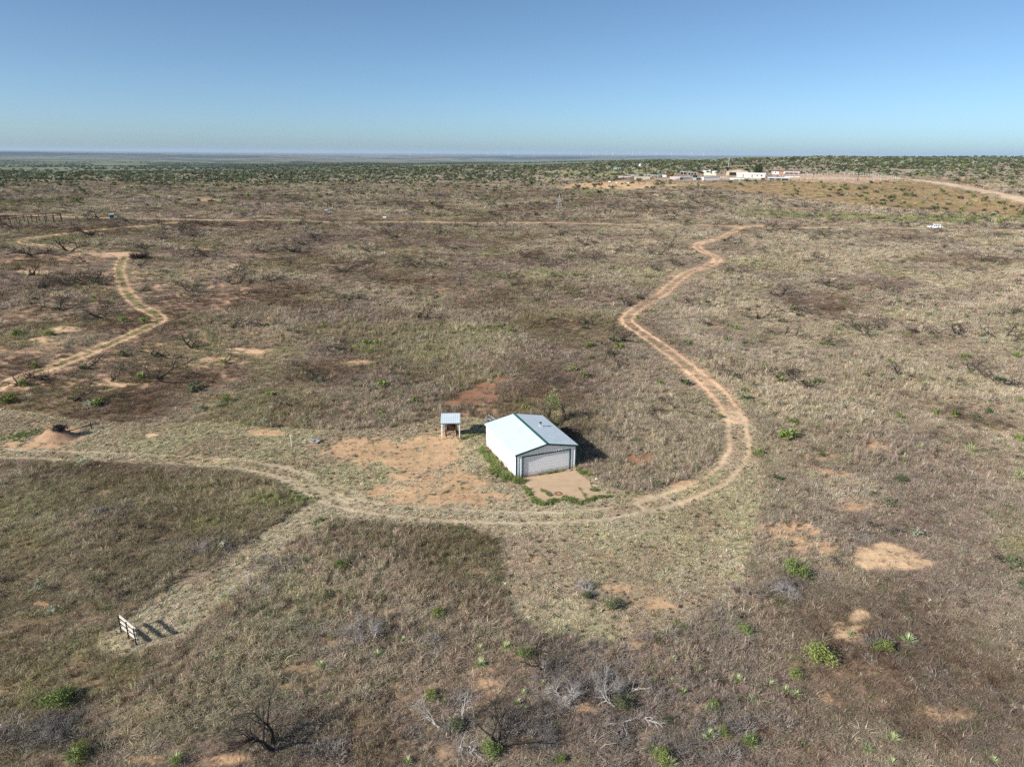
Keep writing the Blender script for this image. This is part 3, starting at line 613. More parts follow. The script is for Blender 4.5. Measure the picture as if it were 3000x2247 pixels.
c = at(925, 1297); sp = empty('board_pile', c, .4, 'small heap of grey boards and slabs right of the white post', 'board pile')
rnd = random.Random(8)
for k in range(8):
    MM = Matrix.Translation((rnd.uniform(-.45, .5), rnd.uniform(-.3, .3), .08+.05*k)) @ Euler((rnd.uniform(-.25, .25), rnd.uniform(-.25, .25), rnd.uniform(0, 3))).to_matrix().to_4x4()
    MB().box(-.42, .42, -.1, .1, -.02, .02, MM).build('board', M_pale if k % 2 else M_board, sp)
def rock(name, p, s, label, m, grp=None, seed=1):
    bm = bmesh.new(); bmesh.ops.create_icosphere(bm, subdivisions=2, radius=s); rr_ = random.Random(seed)
    for v in bm.verts: v.co *= rr_.uniform(.75, 1.1); v.co.z *= .6
    me = bpy.data.meshes.new(name); bm.to_mesh(me); bm.free(); o = link(name, me, None, m); o.location = p+Vector((0, 0, s*.3)); tag(o, label, 'rock', grp); return o
rock('rock', at(893, 1299), .2, 'pale rock between the white post and the board pile', M_post, seed=2)
rock('rock', at(1748, 1404), .19, 'pale flat rock in the green weeds off the front right garage corner', M_post, seed=3)
rock('rock', at(1829, 1388), .17, 'small pale rock in the weeds right of the sandy apron', M_post, seed=4)
rock('rock', at(1690, 1383), .14, 'small stone at the right foot of the garage door frame', M_board, seed=5)
# wood pile behind the garage
c = at(1441, 1240); wpile = empty('wood_pile', c, 0, 'pile of bleached dead branches behind the left roof edge of the garage', 'wood pile'); rnd = random.Random(12)
for k in range(34):
    a = rnd.uniform(0, math.pi); l = rnd.uniform(.5, 1.0); z = rnd.uniform(.05, .95)*(1-.3*rnd.random()); s = (1.25-z)
    p = Vector((rnd.uniform(-.9, .9)*s, rnd.uniform(-.6, .6)*s, z)); d = Vector((math.cos(a), math.sin(a), rnd.uniform(-.45, .45)))*l
    MB().tube(p-d/1, p+d*.6, rnd.uniform(.03, .06), .02, n=5).build('branch', M_pale, wpile)
# pipe rail by the left wall
pa, pb = at(1469.5, 1376), at(1485, 1390)
pr = empty('pipe_rail', pa, math.atan2(pb.y-pa.y, pb.x-pa.x), 'thin dark pipe rail standing in the weeds at the left wall of the garage', 'rail'); fl = (pb-pa).length
for x in (0, fl): MB().tube((x, 0, -.05), (x, 0, 1.0), .022).build('post', M_iron, pr)
MB().tube((0, 0, 1.0), (fl, 0, 1.0), .022).build('top_rail', M_iron, pr)
MB().tube((fl, 0, .35), (fl+.9, .1, .0), .018).build('hose', M_iron, pr)

# ------------------------------------------------------------------ white off-road car
M_car = mat('white car paint', (.80, .80, .80), .25); M_tyre = mat('tyre', (.02, .02, .02), .9); M_glass = mat('dark glass', (.01, .012, .015), .08); M_rim = mat('silver rim', (.55, .55, .56), .35, .6); M_grey = mat('dark cladding', (.05, .052, .055), .6)
ca = at(2735, 671); car = empty('off_road_car', ca, math.radians(-3), 'white off-road car with roof rack driving along the far dirt road', 'car')
prof = [(-2.3, .48), (-2.34, .75), (-2.2, 1.02), (-1.15, 1.14), (-.55, 1.70), (-.1, 1.80), (1.9, 1.80), (2.12, 1.62), (2.22, 1.05), (2.25, .5)]
wheelc = (-1.42, 1.38)
low = [(-2.3, .48)]
body = MB()
outline = [(-2.3, .45)]
for wc in wheelc[::1]:
    outline += [(wc-.5, .42)]+[(wc+.47*math.cos(a), .40+.47*math.sin(a)) for a in np.linspace(math.pi*.97, .03*math.pi, 8)]+[(wc+.5, .42)]
outline += [(2.25, .5), (2.22, 1.05), (2.12, 1.62), (1.95, 1.80), (-.1, 1.80), (-.55, 1.70), (-1.15, 1.14), (-2.2, 1.02), (-2.34, .75)]
k = len(outline); yy = [-.9, .9]
for y in yy:
    for x, z in outline:
        tmb = .14*max(0, (z-1.1)/.7); body.v.append((x, y*(1-tmb), z))
body.f += [tuple(range(k)), tuple(range(2*k-1, k-1, -1))]+[(i, k+i, k+(i+1) % k, (i+1) % k) for i in range(k)]
bo = body.build('body', M_car, car)
md = bo.modifiers.new('b', 'BEVEL'); md.width = .04; md.segments = 2; md.limit_method = 'ANGLE'
for s in (-1, 1):
    for x0, x1, sl_ in ((-.62, .0, .33), (.18, .78, 0), (1.08, 1.66, 0)):
        z0, z1 = 1.2, 1.6; q = .9-.126*(z0-1.1)/.7+.01; q1 = .9-.126*(z1-1.1)/.7+.01
        w = MB(); w.v = [(x0, s*(q), z0), (x1, s*q, z0), (x1, s*q1, z1), (x0+sl_, s*q1, z1), (x0, s*(q-.03), z0), (x1, s*(q-.03), z0), (x1, s*(q1-.03), z1), (x0+sl_, s*(q1-.03), z1)]
        w.f = [(0, 1, 2, 3), (7, 6, 5, 4), (0, 4, 5, 1), (1, 5, 6, 2), (2, 6, 7, 3), (3, 7, 4, 0)]; w.build('side_window', M_glass, car)
    for wc in wheelc:
        wt = MB().tube((wc, s*.66, .38), (wc, s*.92, .38), .38, n=20).build('wheel', M_tyre, car); MB().tube((wc, s*.92, .38), (wc, s*.935, .38), .24, n=14).build('rim', M_rim, wt)
    MB().box(-.9, .88, s*.86-.06, s*.86+.06, .32, .44).build('sill', M_grey, car)
    MB().box(-2.3, -2.15, s*.62-.16, s*.62+.16, .78, .93).build('headlight', M_glass, car)
    MB().box(2.18, 2.26, s*.72-.1, s*.72+.1, .85, 1.2).build('tail_light', M_dark, car)
    MB().box(-.75, -.6, s*.98-.1, s*.98+.1, 1.12, 1.28).build('mirror', M_car, car)
w = MB(); w.v = [(-1.10, -.72, 1.19), (-1.10, .72, 1.19), (-.60, .66, 1.68), (-.60, -.66, 1.68), (-1.05, -.72, 1.15), (-1.05, .72, 1.15), (-.55, .66, 1.64), (-.55, -.66, 1.64)]
w.f = [(0, 1, 2, 3), (7, 6, 5, 4), (0, 4, 5, 1), (1, 5, 6, 2), (2, 6, 7, 3), (3, 7, 4, 0)]; w.build('windscreen', M_glass, car)
MB().box(2.2, 2.42, -.85, .85, .42, .62).build('bumper', M_grey, car); MB().box(-2.44, -2.28, -.85, .85, .42, .66).build('bumper', M_grey, car)
rk = MB(); [rk.tube((x, -.7, 1.92), (x, .7, 1.92), .02) for x in (-.1, .4, .9, 1.4, 1.8)]; [rk.tube((-.1, y, 1.92), (1.8, y, 1.92), .02) for y in (-.7, .7)]; [rk.tube((x, y, 1.76), (x, y, 1.92), .02) for x in (0, 1.7) for y in (-.68, .68)]; rk.build('roof_rack', M_galv, car)

# ------------------------------------------------------------------ structures on the far plain
tw = at(1638, 621); dist = dep(tw); ht = 43*dist/FPX
wt = empty('windmill_tower', tw, .4, 'slender pale lattice windmill tower beyond the far dirt road', 'tower')
a = 17*dist/FPX/2*1.0; lg = MB()
for sx_, sy_ in ((-1, -1), (1, -1), (1, 1), (-1, 1)): MB().tube((sx_*a, sy_*a, -.2), (sx_*.08, sy_*.08, ht), .07, .05, n=4).build('leg', M_post, wt)
for z in (.12, .3, .48, .66, .82):
    k_ = a*(1-z)+.08*z; g_ = MB(); P = [(-k_, -k_), (k_, -k_), (k_, k_), (-k_, k_)]
    for i in range(4): g_.tube((*P[i], z*ht), (*P[(i+1) % 4], z*ht), .045, n=4)
    g_.build('girt', M_post, wt)
MB().box(-.1, .1, -.1, .1, ht-.1, ht+1).build('mast', M_post, wt)
for i, (x, y, h) in enumerate(((1748, 627, 11), (1757, 627, 9), (1772, 630, 18), (1789, 627, 12))):
    p = at(x, y); hh = h*dep(p)/FPX
    o = MB().tube((0, 0, -.1), (0, 0, hh), .22, n=6).build('dark_post', M_iron, None, p)
    tag(o, ('first dark post from the left in the row right of the windmill tower', 'second dark post from the left in the row right of the windmill tower', 'tallest dark post in the row right of the windmill tower', 'rightmost dark post in the row right of the windmill tower')[i], 'post', 'old posts right of the windmill tower')
# pipe pen on the left
pen = empty('pipe_pen', at(5, 665), 0, 'dark pipe frame pen beside the far dirt road at the left edge', 'pen'); p0 = at(-25, 664); q0 = at(183, 653); r0 = at(20, 656); s0 = at(165, 650)
for (A0, B0, n_) in ((at(-20, 668), at(183, 654), 9), (at(5, 657), at(180, 648), 9)):
    prev = None
    for i in range(n_):
        p = A0.lerp(B0, i/(n_-1)); p.z = gz(p.x, p.y); hgt_ = 22*dep(p)/FPX
        MB().tube((0, 0, -.1), (0, 0, hgt_), .11, n=5).build('post', M_iron, pen, p-pen.location)
        if prev is not None: MB().tube(prev, p+Vector((0, 0, hgt_))-pen.location, .1, n=5).build('top_rail', M_iron, pen)
        prev = p+Vector((0, 0, hgt_))-pen.location
def simple_box(px0, px1, pyb, hpx, depth, name, label, cat, m, roofm=None, roof=None, rot=0., openings=(), om=None, group=None):
    """small far building: front left/right base pixels, height in pixels, real depth; dark panels for openings as fractions (u0,u1,v0,v1)"""
    c = at((px0+px1)/2, pyb); ds = dep(c); w = (px1-px0)*ds/FPX; h = hpx*ds/FPX
    yaw = -math.atan2(c.x, c.y)+rot
    e_ = empty(name, c, yaw, label, cat, group)
    MB().box(-w/2, w/2, 0, depth, -.4, h).build('wall', m, e_)
    for (u0, u1, v0, v1, nm) in openings:
        MB().box(-w/2+u0*w, -w/2+u1*w, -.06, .02, v0*h, v1*h).build(nm, om or M_black, e_)  # doorways and openings: black panels on a closed wall paint the shade inside
    rm = roofm or M_roof
    if roof == 'gable_front':       # gable towards the camera
        rh = .32*h; g = MB(); g.prism([(-w/2-.3, h), (0, h+rh*1.6), (w/2+.3, h), (w/2+.3, h+.12), (0, h+rh*1.6+.15), (-w/2-.3, h+.12)], -.4, depth+.4); g.build('roof', rm, e_)
        MB().prism([(-w/2, h+.01), (w/2, h+.01), (0, h+rh*1.55)], .02, .12).build('gable', m, e_)
    elif roof == 'gable_side':
        rh = .35*h; g = MB(); n0 = [( -w/2-.3), (w/2+.3)]
        g.v = [(n0[0], -.5, h-.05), (n0[1], -.5, h-.05), (n0[1], depth/2, h+rh), (n0[0], depth/2, h+rh), (n0[0], depth+.5, h-.05), (n0[1], depth+.5, h-.05)]
        g.v += [(x, y, z+.14) for x, y, z in g.v[:6]]
        g.f = [(0, 1, 7, 6), (6, 7, 8, 9), (9, 8, 11, 10), (10, 11, 5, 4), (0, 3, 2, 1), (3, 4, 5, 2), (0, 6, 9, 3), (3, 9, 10, 4), (1, 2, 8, 7), (2, 5, 11, 8)]; g.build('roof', rm, e_)
    elif roof == 'flat': MB().box(-w/2-.15, w/2+.15, -.2, depth+.15, h, h+.14).build('roof', rm, e_)
    return e_, w, h
M_tan = mat('tan siding', (.50, .40, .29), .8, var=.08, scale=.3); M_cream = mat('cream siding', (.72, .68, .56), .8, var=.05, scale=.4); M_redroof = mat('red brown shingles', (.27, .15, .11), .9, var=.2, scale=.6)
M_brick = mat('reddish brick', (.38, .22, .17), .9, var=.15, scale=.8); M_grey2 = mat('grey painted steel', (.26, .28, .30), .6, var=.06, scale=.5); M_blue = mat('pale blue steel', (.32, .40, .44), .6); M_pink = mat('pinkish faded steel', (.56, .46, .43), .7, var=.1, scale=.5)
M_aqua = mat('pale aqua panel', (.55, .64, .60), .6); M_orange = mat('orange paint', (.55, .25, .05), .6, var=.15); M_brownm = mat('brown rusted steel', (.20, .09, .045), .8, var=.3, scale=.8); M_deck = mat('dark deck fence', (.06, .055, .05), .8)
simple_box(2128, 2189, 515, 11.5, 12, 'barn', 'tan metal barn with a wide dark open front in the far ranch yard', 'barn', M_tan, M_tan, 'gable_front', -.05, ((.15, .9, .0, .78, 'doorway'),))
simple_box(2159, 2239, 521, 9.5, 4.5, 'mobile_home', 'long cream mobile home in front of the tan barn', 'mobile home', M_cream, M_white, 'gable_side', .0, ((.22, .25, .1, .75, 'door'), (.53, .56, .1, .75, 'door'), (.70, .74, .35, .75, 'window'), (.84, .9, .35, .75, 'window')))
e_, w, h = simple_box(2262, 2340, 512, 9, 9, 'ranch_house', 'white house with reddish roof and a porch right of the bare tree', 'house', M_white, M_redroof, 'gable_side', .0, ((.12, .16, .35, .75, 'window'), (.26, .32, .3, .75, 'window'), (.5, .9, .0, .62, 'window')))  # the wide low black panel paints the shade under the porch roof
MB().box(-w*.06, w*.46, -3.2, -.62, h*.78, h*.86).build('porch_roof', M_white, e_)
for u in (-.05, .12, .28, .44): MB().box(u*w-.08, u*w+.08, -3.1, -2.95, -.3, h*.78).build('porch_post', M_white, e_)
MB().box(-w*.24, -w*.07, -.09, -.065, .0, h*.9).build('brick_facing', M_brick, e_)
MB().box(-w*.05, w*.62, -3.6, -3.4, -.3, h*.34).build('deck_fence', M_deck, e_)
simple_box(2300, 2342, 520, 2, 1, 'yard_wall', 'low white wall behind the pale fence at the ranch house', 'wall', M_white)
simple_box(2052, 2063, 529, 9, 14, 'container', 'white ended grey container with its long side turned to the yard', 'container', M_white, M_grey2, 'flat', -.95)
simple_box(2064, 2105, 527.5, 8, 2.5, 'container', 'grey green storage container with a sloping pale top', 'container', M_grey2, M_roof, 'flat', .08)
simple_box(2030, 2052, 529, 7.5, 2.6, 'container', 'pale blue container with a dark open end', 'container', M_blue, M_blue, 'flat', 0, ((.45, 1, .05, .95, 'opening'),), M_iron)
simple_box(1992, 2023, 527, 8.5, 2.6, 'container', 'dark grey container with white top right of the pink one', 'container', mat('dark grey side', (.17, .16, .17), .7), M_white, 'flat', .05)  # separate dark box for the dark side of the pink container
simple_box(1962, 1991, 528, 9, 2.6, 'container', 'faded pink container left of its dark grey side', 'container', M_pink, M_white, 'flat', -.05)
simple_box(1858, 1908, 527, 8, 3, 'long_shed', 'long low tan shed with a dark right end in the yard', 'shed', M_tan, M_roof, 'flat', 0, ((.93, 1, 0, .9, 'opening'),))  # dark right end is only a black panel on the closed wall
simple_box(1812, 1850, 522, 4.5, 3, 'low_shed', 'low whitish shed left of the long tan shed', 'shed', M_pink, M_white, 'flat')
simple_box(1848, 1885, 517, 3, 3, 'flat_canopy', 'thin pale flat roofed row above the long tan shed', 'canopy', M_board, M_white, 'flat')
simple_box(1886, 1922, 517, 3, 3, 'flat_canopy', 'thin pale flat roofed row left of the junk pile', 'canopy', M_board, M_white, 'flat')
simple_box(1940, 1952, 520, 6, 2.5, 'white_trailer', 'small white trailer beside the dark junk in the yard', 'trailer', M_white, M_white, 'flat')
simple_box(1992, 2012, 512, 8, 3, 'lean_to', 'grey open fronted lean-to with pale roof behind the dark container side', 'shed', M_board, M_roof, 'flat', 0, ((.08, .45, .05, .8, 'opening'), (.55, .92, .05, .8, 'opening')))
simple_box(2015, 2041, 513, 7, 3, 'lean_to', 'grey open fronted lean-to left of the orange loader', 'shed', M_board, M_roof, 'flat', 0, ((.06, .3, .05, .8, 'opening'), (.38, .62, .05, .8, 'opening'), (.7, .94, .05, .8, 'opening')))
simple_box(2062, 2081, 515, 8, 4, 'cream_hut', 'cream hut below the white domed tents', 'hut', M_cream, M_cream, 'flat')
simple_box(2083, 2097, 515, 5, 4, 'cream_hut', 'small cream hut with pitched roof left of the tan barn', 'hut', M_cream, M_cream, 'gable_front')
for x0, x1, yb, h, lb in ((2064, 2078, 507, 6, 'left white tunnel tent behind the cream hut'), (2079, 2092, 506, 7, 'middle white tunnel tent behind the cream hut'), (2092, 2102, 507, 5, 'right white tunnel tent behind the cream hut')):
    c = at((x0+x1)/2, yb); ds = dep(c); w = (x1-x0)*ds/FPX; hh = h*ds/FPX; P = [(w/2*math.cos(a), hh*math.sin(a)) for a in np.linspace(0, math.pi, 9)]
    o = MB().prism([(w/2, -.3)]+P+[(-w/2, -.3)], 0, 7).build('tunnel_tent', M_white, None, c); tag(o, lb, 'tent', 'white tunnel tents')
simple_box(2138, 2158, 528, 5, 2.5, 'flat_trailer', 'low white trailer at the left foot of the cream mobile home', 'trailer', M_white, M_white, 'flat')
simple_box(2160, 2188, 528, 5.5, 2.5, 'flat_trailer', 'pale aqua trailer below the cream mobile home', 'trailer', M_aqua, M_aqua, 'flat')
simple_box(2190, 2229, 528, 5, 2.5, 'flat_trailer', 'long grey white trailer right of the aqua one', 'trailer', M_board, M_white, 'flat')
simple_box(2230, 2240, 528.5, 6.5, 3, 'red_truck_box', 'dark maroon truck box between the pale trailers', 'truck box', mat('maroon', (.06, .015, .02), .5), None, 'flat')
simple_box(2251, 2310, 529, 6, 3.5, 'open_barn', 'long low pale roofed stable with dark openings', 'stable', M_board, M_roof, 'gable_side', 0, ((.08, .3, 0, .7, 'opening'), (.36, .6, 0, .7, 'opening'), (.66, .95, 0, .7, 'opening')))
simple_box(1798, 1818, 499, 7, 3, 'teal_hut', 'small teal hut among the shrubs left of the ranch yard', 'hut', M_blue, M_blue, 'flat', 0, ((.45, .6, 0, .8, 'opening'), (.72, .9, 0, .8, 'opening')))
c = at(1875, 488); ds = dep(c); o = MB().tube((0, 0, 0), (0, 0, 5*ds/FPX), 3.5*ds/FPX, n=14).tube((0, 0, 5*ds/FPX), (0, 0, 7*ds/FPX), 3.5*ds/FPX, .3, n=14).build('water_tank', M_white, None, c); tag(o, 'white water tank standing in the shrubs behind the ranch yard', 'tank')
simple_box(323, 334, 643, 13, 3, 'hunting_blind', 'small pale blue box blind beside the far road on the left', 'hunting blind', M_blue, M_roof, 'flat', 0, ((.1, .42, .45, .8, 'window'), (.55, .9, .45, .8, 'window')))
for i, (x, y) in enumerate(((341, 645), (346, 641), (352, 645))):
    p = at(x, y); o = MB().tube((0, 0, -.1), (0, 0, 9*dep(p)/FPX), .16, n=5).build('corner_post', M_iron, None, p); tag(o, ('left', 'middle', 'right')[i]+' of the three dark posts beside the blue blind', 'post', 'posts beside the blind')
c = at(961, 618); o = MB().tube((0, 0, -.1), (0, 0, .7), 2.0, n=18).build('water_trough', M_galv, None, c); tag(o, 'round pale water trough at the end of a dirt spur in the middle distance', 'trough')
c = at(1127, 640); o = MB().box(-.7, .7, -.4, .4, 0, .7).build('white_box', M_white, None, c); tag(o, 'small white box beside the far dirt road', 'box')
for i, (x, y, s) in enumerate(((1785, 537, 1.0), (1806, 538, .7), (1839, 540, .8))):
    p = at(x, y); k_ = s*6*dep(p)/FPX/2; b_ = MB().box(-k_, k_, -k_, k_, -.1, k_*1.7).box(-k_*1.1, k_*1.1, -k_*1.1, k_*1.1, k_*1.75, k_*1.95)
    o = b_.build('white_crate', M_white, None, p); tag(o, ('left and largest', 'middle and smallest', 'right')[i]+' of three white boxes on the orange dirt', 'box', 'white boxes on the orange dirt')
# junk, tractor, silage
c = at(2037, 521); tr = empty('wheel_loader', c, 0, 'orange yellow wheel loader between the lean-to and the blue container', 'loader'); s = dep(c)/FPX
MB().box(-4.5*s, 3*s, 0, 2, 1, 4*s).build('body', M_orange, tr); MB().box(-2*s, 1.5*s, .2, 1.8, 4*s, 7*s).build('cab', M_orange, tr)
for x in (-3.4, 2.2): MB().tube((x*s, -.2, .9), (x*s, .4, .9), .95, n=14).build('wheel', M_tyre, tr)
MB().box(3*s, 5.6*s, -.2, 2.2, .3, 1.6).build('bucket', M_orange, tr)
c = at(1963, 520); o = MB(); rnd = random.Random(3)
for k in range(16):
    a = rnd.uniform(0, 6.3); p = Vector((rnd.uniform(-1.8, 1.8), rnd.uniform(-1, 1), rnd.uniform(.2, 2.4))); o.tube(p-Vector((math.cos(a), .3, math.sin(a)))*.9, p+Vector((math.cos(a), .3, math.sin(a)))*.9, rnd.uniform(.3, .7), n=8)
o = o.build('scrap_heap', M_brownm, None, c); tag(o, 'brown rusty heap of scrap tanks left of the lean-to sheds', 'scrap heap')
c = at(1931, 522); o = MB()
for k in range(26):
    p = Vector((rnd.uniform(-2.2, 2.2), rnd.uniform(-1, 1), rnd.uniform(.0, 2.4))); MM = Matrix.Translation(p) @ Euler((rnd.random(), rnd.random(), rnd.random()*3)).to_matrix().to_4x4(); o.box(-.7, .7, -.12, .12, -.5, .5, MM)
o = o.build('junk_pile', M_grey2, None, c); tag(o, 'dark grey junk pile at the right end of the long tan shed', 'junk pile')
for i, (x, yb, yt, r, mm, lb) in enumerate(((2134, 489, 465, .16, M_post, 'tall pale utility pole with crossarm rising behind the tan barn'), (2277, 521, 499, .12, M_iron, 'dark utility pole in front of the ranch house'), (2381, 529, 505, .12, M_iron, 'dark utility pole at the middle of the white pipe fence'), (2512, 531, 503, .14, M_iron, 'rightmost dark utility pole, at the bend of the white pipe fence'), (1952, 517, 498, .1, M_iron, 'dark pole standing over the yard sheds'))):
    p = at(x, yb); h = (yb-yt)*dep(p)/FPX; u_ = empty('utility_pole', p, 0, lb, 'utility pole'); MB().tube((0, 0, -.2), (0, 0, h), r*1.3, r, n=6).build('shaft', mm, u_); MB().box(-1.3, 1.3, -.08, .08, h-1.2, h-1.0).build('crossarm', mm, u_)
def fence(pts, h, step, m, label, name='pipe_fence'):
    P = [at(*p) for p in pts]; f = MB(); o0 = P[0].copy(); prev = None
    for a, b_ in zip(P[:-1], P[1:]):
        n = max(1, int((b_-a).length/step))
        for i in range(n+(b_ is P[-1])):
            q = a.lerp(b_, i/n); q.z = gz(q.x, q.y); q = q-o0
            f.tube(q-Vector((0, 0, .1)), q+Vector((0, 0, h)), .12, n=4)
            if prev is not None:
                for z in (h, h*.55): f.tube(prev+Vector((0, 0, z)), q+Vector((0, 0, z)), .07, n=4)
            prev = q
    o = f.build(name, m, None, o0); tag(o, label, 'fence'); return o
fence([(2240, 520), (2300, 517.5), (2380, 516), (2460, 513), (2515, 514), (2580, 520), (2635, 529)], 1.9, 3.0, M_post, 'white pipe fence running from the ranch house to the bend of the gravel road')
fence([(2309, 529), (2400, 528), (2500, 529), (2600, 530)], 1.5, 4.5, M_post, 'lower white pipe fence along the brown slope right of the stable')
fence([(2108, 526), (2130, 527), (2158, 524)], 1.8, 2.4, M_post, 'short white pen fence left of the cream mobile home')
fence([(2365, 509), (2430, 507), (2500, 512)], 1.5, 4.5, M_pink, 'faded pink fence along the far side of the yard behind the white fence')
# wind turbines on the horizon
ORDT = ['first', 'second', 'third', 'fourth', 'fifth', 'sixth', 'seventh', 'eighth', 'ninth', 'tenth', 'eleventh', 'twelfth', 'thirteenth', 'fourteenth', 'fifteenth', 'sixteenth', 'seventeenth', 'last']
for i, (x, s) in enumerate(((1200, .7), (1265, .8), (1330, .6), (1430, .8), (1490, .8), (1563, .9), (1640, .8), (1702, .9), (1736, 1), (1747, 1), (1776, 1), (1795, .9), (1853, 1), (1873, 1), (1922, .8), (1966, .9), (2025, .8), (2061, .8))):
    r = pxray(x, 458); hd = math.hypot(r[0], r[1]); D = 24000; X_, Y_ = r[0]/hd*D, r[1]/hd*D; zb = gz(X_, Y_); s *= 118
    if i < 3: s *= .9
    u_ = MB().tube((0, 0, -30), (0, 0, s), 3.2, 1.8, n=6).box(-3, 3, -3, 8, s-2, s+4); a0 = i*1.3
    for k in range(3):
        a = a0+k*2*math.pi/3; u_.tube((0, -4, s+1), (math.cos(a)*50, -4, s+1+math.sin(a)*50), 2.2, .6, n=4)
    o = u_.build('wind_turbine', M_white, None, (X_, Y_, zb)); tag(o, ORDT[i]+' wind turbine from the left on the hazy horizon', 'wind turbine', 'wind turbines on the horizon')

# ------------------------------------------------------------------ plants: prototypes
def vattr(me, vals):
    a = me.attributes.new('v', 'FLOAT', 'FACE'); a.data.foreach_set('value', np.array(vals, np.float32))
def grass_mesh(name, m, seed, nb, h, spread, wid, droop, wiry=0):
    r = random.Random(seed); V = []; F = []; A = []
    for k in range(nb):
        a = r.uniform(0, 6.283); q = math.sqrt(r.random())*spread*.45; bx, by = math.cos(a)*q, math.sin(a)*q
        a2 = a+r.uniform(-.9, .9); hh = h*r.uniform(.55, 1.1); out = spread*r.uniform(.25, 1)*droop; w = wid*r.uniform(.6, 1.3); dx, dy = math.cos(a2), math.sin(a2); t_ = r.uniform(0, 3.14); px_, py_ = math.cos(t_)*w/2, math.sin(t_)*w/2
        n = len(V); m1 = (bx+dx*out*.35, by+dy*out*.35, hh*.72); m2 = (bx+dx*out, by+dy*out, hh*(1-.35*droop*r.random()))
        V += [(bx-px_, by-py_, -.03), (bx+px_, by+py_, -.03), (m1[0]+px_, m1[1]+py_, m1[2]), (m1[0]-px_, m1[1]-py_, m1[2]), (m2[0]+px_*.3, m2[1]+py_*.3, m2[2]), (m2[0]-px_*.3, m2[1]-py_*.3, m2[2])]
        F += [(n, n+1, n+2, n+3), (n+3, n+2, n+4, n+5)]; v = r.random(); A += [v, min(1, v+.15)]
        if wiry and r.random() < wiry:      # seed heads / side twigs
            for _ in range(2):
                n = len(V); s = r.uniform(.3, .9); c = [m1[i]*(1-s)+m2[i]*s for i in range(3)]; a3 = r.uniform(0, 6.3); l = h*.22
                e1 = (c[0]+math.cos(a3)*l, c[1]+math.sin(a3)*l, c[2]+l*.5); V += [tuple(c), (c[0], c[1], c[2]+w), e1]; F.append((n, n+1, n+2)); A.append(r.random())
    me = mesh(name, V, F, m); vattr(me, A); return me
def leaf_mesh(name, m, seed, lobes, nl, size, rx, ry, rz, flat=0., stems=None):
    r = random.Random(seed); V = []; F = []; A = []; LB = []
    for k in range(lobes):
        a = r.uniform(0, 6.28); q = math.sqrt(r.random())*.62; LB.append((math.cos(a)*q*rx, math.sin(a)*q*ry, rz*r.uniform(.38, .78)*(1-.35*q), r.uniform(.3, .5)))
    for k in range(nl):
        L_ = LB[r.randrange(lobes)]
        d = Vector((r.gauss(0, 1), r.gauss(0, 1), r.gauss(0, 1))).normalized()*(r.uniform(.35, 1.08)); c = Vector((L_[0]+d.x*rx*L_[3], L_[1]+d.y*ry*L_[3], max(.04, L_[2]+d.z*rz*L_[3]*.85)))
        u = Vector((r.gauss(0, 1), r.gauss(0, 1), r.gauss(0, 1)*.7+.2)).normalized(); w = u.orthogonal().normalized(); w = Matrix.Rotation(r.uniform(0, 6.28), 3, u) @ w
        s = size*r.uniform(.6, 1.4); n = len(V); V += [tuple(c-u*s), tuple(c+w*s*.42), tuple(c+u*s), tuple(c-w*s*.42)]; F.append((n, n+1, n+2, n+3)); A.append(r.random())
    me = mesh(name, V, F, m); vattr(me, A); return me
def dead_tree(seed, h, stems, spread, dens, depth=4, rad=.07, up=.5, twn=3, fit=1., kr=.62):
    r = random.Random(seed); T = MB(); G = MB(); h0 = h; h = h*fit
    def grow(p, d, l, rd, lev):
        n = 3 if lev < depth-1 else 2; tgt = T if lev <= 1 else G
        for i in range(n):
            d = (d+Vector((r.gauss(0, 1), r.gauss(0, 1), r.gauss(0, .8)))*.26+Vector((0, 0, .05))).normalized(); q = p+d*(l/n); r2 = rd*(.82 if i < n-1 else .7)
            tgt.tube(p, q, rd, r2, n=6 if lev == 0 else (4 if lev == 1 else 3), cap=False); p = q; rd = r2
            if lev < depth and (i > 0 or lev > 0):
                for _ in range(1 if r.random() < .8*dens else 0):
                    ax = Vector((r.gauss(0, 1), r.gauss(0, 1), r.gauss(0, 1))).cross(d).normalized(); dd = (Matrix.Rotation(r.uniform(.5, 1.15), 3, ax) @ d).normalized()
                    grow(p, dd, l*r.uniform(.5, .8), rd*kr, lev+1)
        if lev < depth:
            for _ in range(2 if lev > 0 else twn):
                ax = Vector((r.gauss(0, 1), r.gauss(0, 1), r.gauss(0, 1))).cross(d).normalized(); grow(p, (Matrix.Rotation(r.uniform(.15, .7), 3, ax) @ d).normalized(), l*r.uniform(.6, .85), rd*.85, lev+1)
    for k in range(stems):
        a = 6.28*k/stems+r.uniform(-.5, .5); e = r.uniform(up-.25, up+.3)
        grow(Vector((math.cos(a)*.06, math.sin(a)*.06, -.08)), Vector((math.cos(a)*math.cos(e)*spread, math.sin(a)*math.cos(e)*spread, math.sin(e))).normalized(), h*r.uniform(.38, .5), rad*r.uniform(.7, 1.1), 0)
    if fit == 1.:
        zm = max(v[2] for v in G.v); return dead_tree(seed, h0, stems, spread, dens, depth, rad, up, twn, h0/zm*.999, kr)
    return T, G
